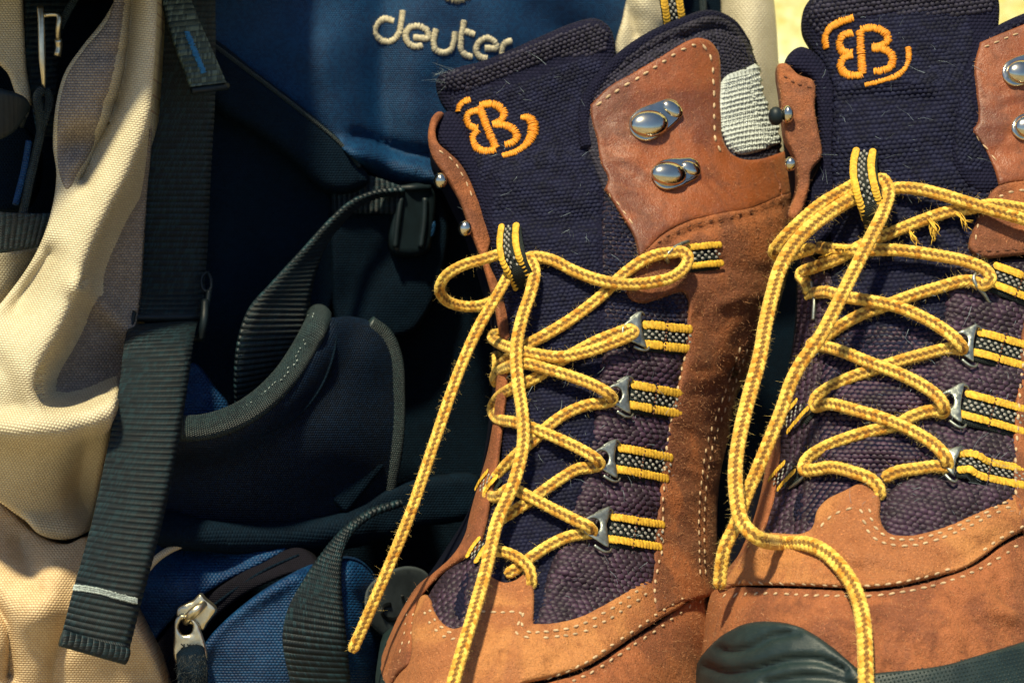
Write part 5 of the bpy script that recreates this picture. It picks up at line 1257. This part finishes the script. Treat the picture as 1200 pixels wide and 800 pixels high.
    ribbon(T, fm, [(1127, 476, 5.8), (1140, 480, 6.8), (1160, 485, 6.4), (1200, 496, 5.4)], 20); d_ring(T, fm, 1099, 474, 4, 1.05, 7)
    ribbon(T, fm, [(1121, 545, 6.5), (1136, 546, 9.0), (1147, 552, 7.5), (1165, 556, 6.4), (1200, 562, 5.4)], 15); d_ring(T, fm, 1100, 540, 14, .8, 7.5)
    for a, b in (((923, 503), (947, 476)), ((912, 570), (934, 548))): ribbon(T, fm, [(a[0], a[1], 4.5), ((a[0]+b[0])/2+1, (a[1]+b[1])/2, 6.5), (b[0], b[1], 6)], 12, mid=False, cord=4)
    tube('lace_ring', [(940, 492, 6), (950, 482, 7), (953, 470, 7.5), (950, 462, 7)], 2.2, 'steel', T, fm, n=8, step=2); tube('lace_ring', [(925, 572, 6), (938, 562, 7), (945, 550, 7.5), (940, 540, 7)], 2.2, 'steel', T, fm, n=8, step=2)
    tube('lace_ring', [(951, 330, 7), (954, 350, 8), (953, 375, 7)], 2.4, 'steel', T, fm, n=8, step=2)
    kp = [(1014, 178, 4), (1013, 194, 12), (1015, 214, 20), (1020, 236, 20), (1026, 256, 15), (1028, 272, 6)]
    ribbon(T, fm, kp, 15, 'keeper_loop', mid=False, cord=4.6)
    # ---------------- lace
    A = Acc(); roots = []; S = lambda pts, w=20, **k: lace_strand(A, roots, fm, pts, w, fuzz=0.75, **k)
    S([(1020, 222, 1.046, 'd'), (1004, 230, 1.04, 'd'), (980, 244, 1.036, 'd'), (950, 266, 1.031, 'd'), (928, 290, 1.027, 'd'), (914, 315, 1.023, 'd'), (905, 345, 1.018, 'd'), (897, 380, 1.012, 'd'), (890, 420, 1.005, 'd'), (879, 460, .998, 'd'), (868, 505, .99, 'd'), (862, 545, .983, 'd'), (863, 580, .976, 'd'), (870, 612, .970, 'd'), (888, 630, .966, 'd'), (918, 636, 10), (945, 637, 9.5), (966, 646, 9.5), (984, 663, 9.5), (998, 683, 9.5), (1007, 706, 9.5), (1012, 732, 9.5), (1014, 764, 10), (1015, 800, 10), (1017, 840, 10)], 22)
    S([(1022, 222, 1.047, 'd'), (1033, 210, 1.038, 'd'), (1041, 222, 1.032, 'd'), (1036, 246, 1.026, 'd'), (1021, 277, 1.018, 'd'), (1003, 313, 1.011, 'd'), (982, 355, 1.004, 'd'), (959, 398, .998, 'd'), (939, 425, .996, 'd'), (927, 448, .994, 'd'), (916, 480, .992, 'd'), (900, 520, .988, 'd'), (886, 554, .986, 'd'), (874, 582, .985, 'd'), (862, 615, .984, 'd'), (850, 640, .982, 'd'), (845, 665, .982, 'd'), (843, 690, .982, 'd')], 20)
    S([(1016, 208, 1.044, 'd'), (996, 219, 1.042, 'd'), (962, 239, 1.038, 'd'), (932, 265, 1.034, 'd'), (914, 284, 1.034, 'd'), (907, 295, 1.036, 'd'), (914, 302, 1.04, 'd'), (935, 296, 1.039, 'd'), (955, 290, 1.035, 'd')], 19)
    S([(1020, 232, 6), (1046, 221, 8), (1072, 221, 10), (1100, 227, 11), (1130, 236, 12), (1165, 247, 14), (1200, 257, 15), (1240, 268, 13), (1255, 262, 11), (1230, 252, 10), (1190, 243, 10), (1160, 240, 9), (1140, 244, 8.5), (1112, 248, 8), (1076, 260, 7.5), (1046, 272, 7.5), (1020, 282, 8), (998, 294, 8), (980, 304, 8), (958, 312, 8.5), (938, 321, 9), (926, 332, 9.5), (930, 342, 9.5), (945, 345, 9), (968, 342, 9), (985, 347, 9.5), (1012, 351, 10), (1050, 359, 10), (1082, 372, 10.5), (1110, 389, 12), (1124, 402, 13), (1128, 409, 11), (1116, 408, 7.5), (1082, 415, 7), (1050, 424, 6.5), (1020, 434, 7), (990, 445, 7.5), (967, 457, 8), (955, 468, 8.5), (955, 476, 8.5), (970, 473, 9), (1005, 481, 9.5), (1035, 490, 9.5), (1066, 503, 10), (1095, 521, 11.5), (1109, 537, 13), (1110, 546, 10), (1096, 546, 8), (1074, 549, 7.5), (1050, 553, 8), (1034, 561, 7.5)], 18.5)
    S([(945, 286, 8), (962, 290, 9), (990, 293, 9.5), (1050, 293, 10), (1096, 299, 10.5), (1135, 307, 12), (1156, 317, 14), (1161, 327, 14), (1153, 334, 12), (1138, 329, 10), (1096, 338, 8), (1058, 350, 7), (1035, 359, 7), (1008, 369, 7), (985, 382, 7), (965, 396, 7.5), (950, 404, 8), (962, 405, 9), (985, 411, 9.5), (1020, 425, 10), (1052, 437, 10), (1082, 452, 11), (1100, 466, 12.5), (1106, 476, 13), (1106, 483, 10), (1095, 481, 7.5), (1068, 488, 7), (1050, 498, 6.5), (1020, 505, 6.5), (990, 514, 7), (962, 526, 7.5), (944, 540, 8.5), (942, 550, 9), (955, 550, 9), (972, 547, 9), (1000, 553, 9), (1020, 561, 8.5), (1030, 572, 7), (1031, 586, 4)], 18.5)
    la = A.build('lace', 'lace', T, label='yellow and brown braided lace with frayed spots')
    # frayed tufts of broken yarn
    for (x, y, dx, dy) in ((1090, 258, 8, 20), (1092, 260, 3, 22), (1124, 250, 10, 18), (1068, 272, 8, 16), (976, 292, 12, -3), (985, 290, 10, 3), (972, 296, -8, 6)):
        for _ in range(9):
            qq = random.uniform(.6, 1.1); tube('', [(x+random.gauss(0, 2), y+random.gauss(0, 1.5), 9), (x+dx*.5+random.gauss(0, 2.5), y+dy*.5*qq, 12+random.gauss(0, 1)), (x+dx*qq+random.gauss(0, 3), y+dy*qq+random.gauss(0, 2.5), 11)], 0.75, None, None, fm, n=4, step=4, acc=TUFT, taper=lambda t: 1-0.6*t)
    TUFT.build('frayed_tufts', 'tuft', la, kind='stuff')
    hairs('lace_fibre', 'fibre', la, roots, (1.2, 4.2), 0.09, 1.4)
    lint_on(T, tg, (950, 10, 1150, 600), 120); lint_on(T, q, (1060, 340, 1190, 620), 70); lint_on(T, q, (1100, 530, 1180, 575), 30, (10, 26))
    return T, fm
TUFT = Acc()
MAT['tuft'] = m_plain('frayed_yarn', (0.72, 0.44, 0.06), 0.7, 0.2, noise_amt=0.3, scale=500, bump=0)
MAT['white_rib'] = m_plain('white_mesh_rib', (0.48, 0.51, 0.48), 0.7, 0.3, noise_amt=0.25, scale=700, bump=0.1)
boot_one()
boot_two()
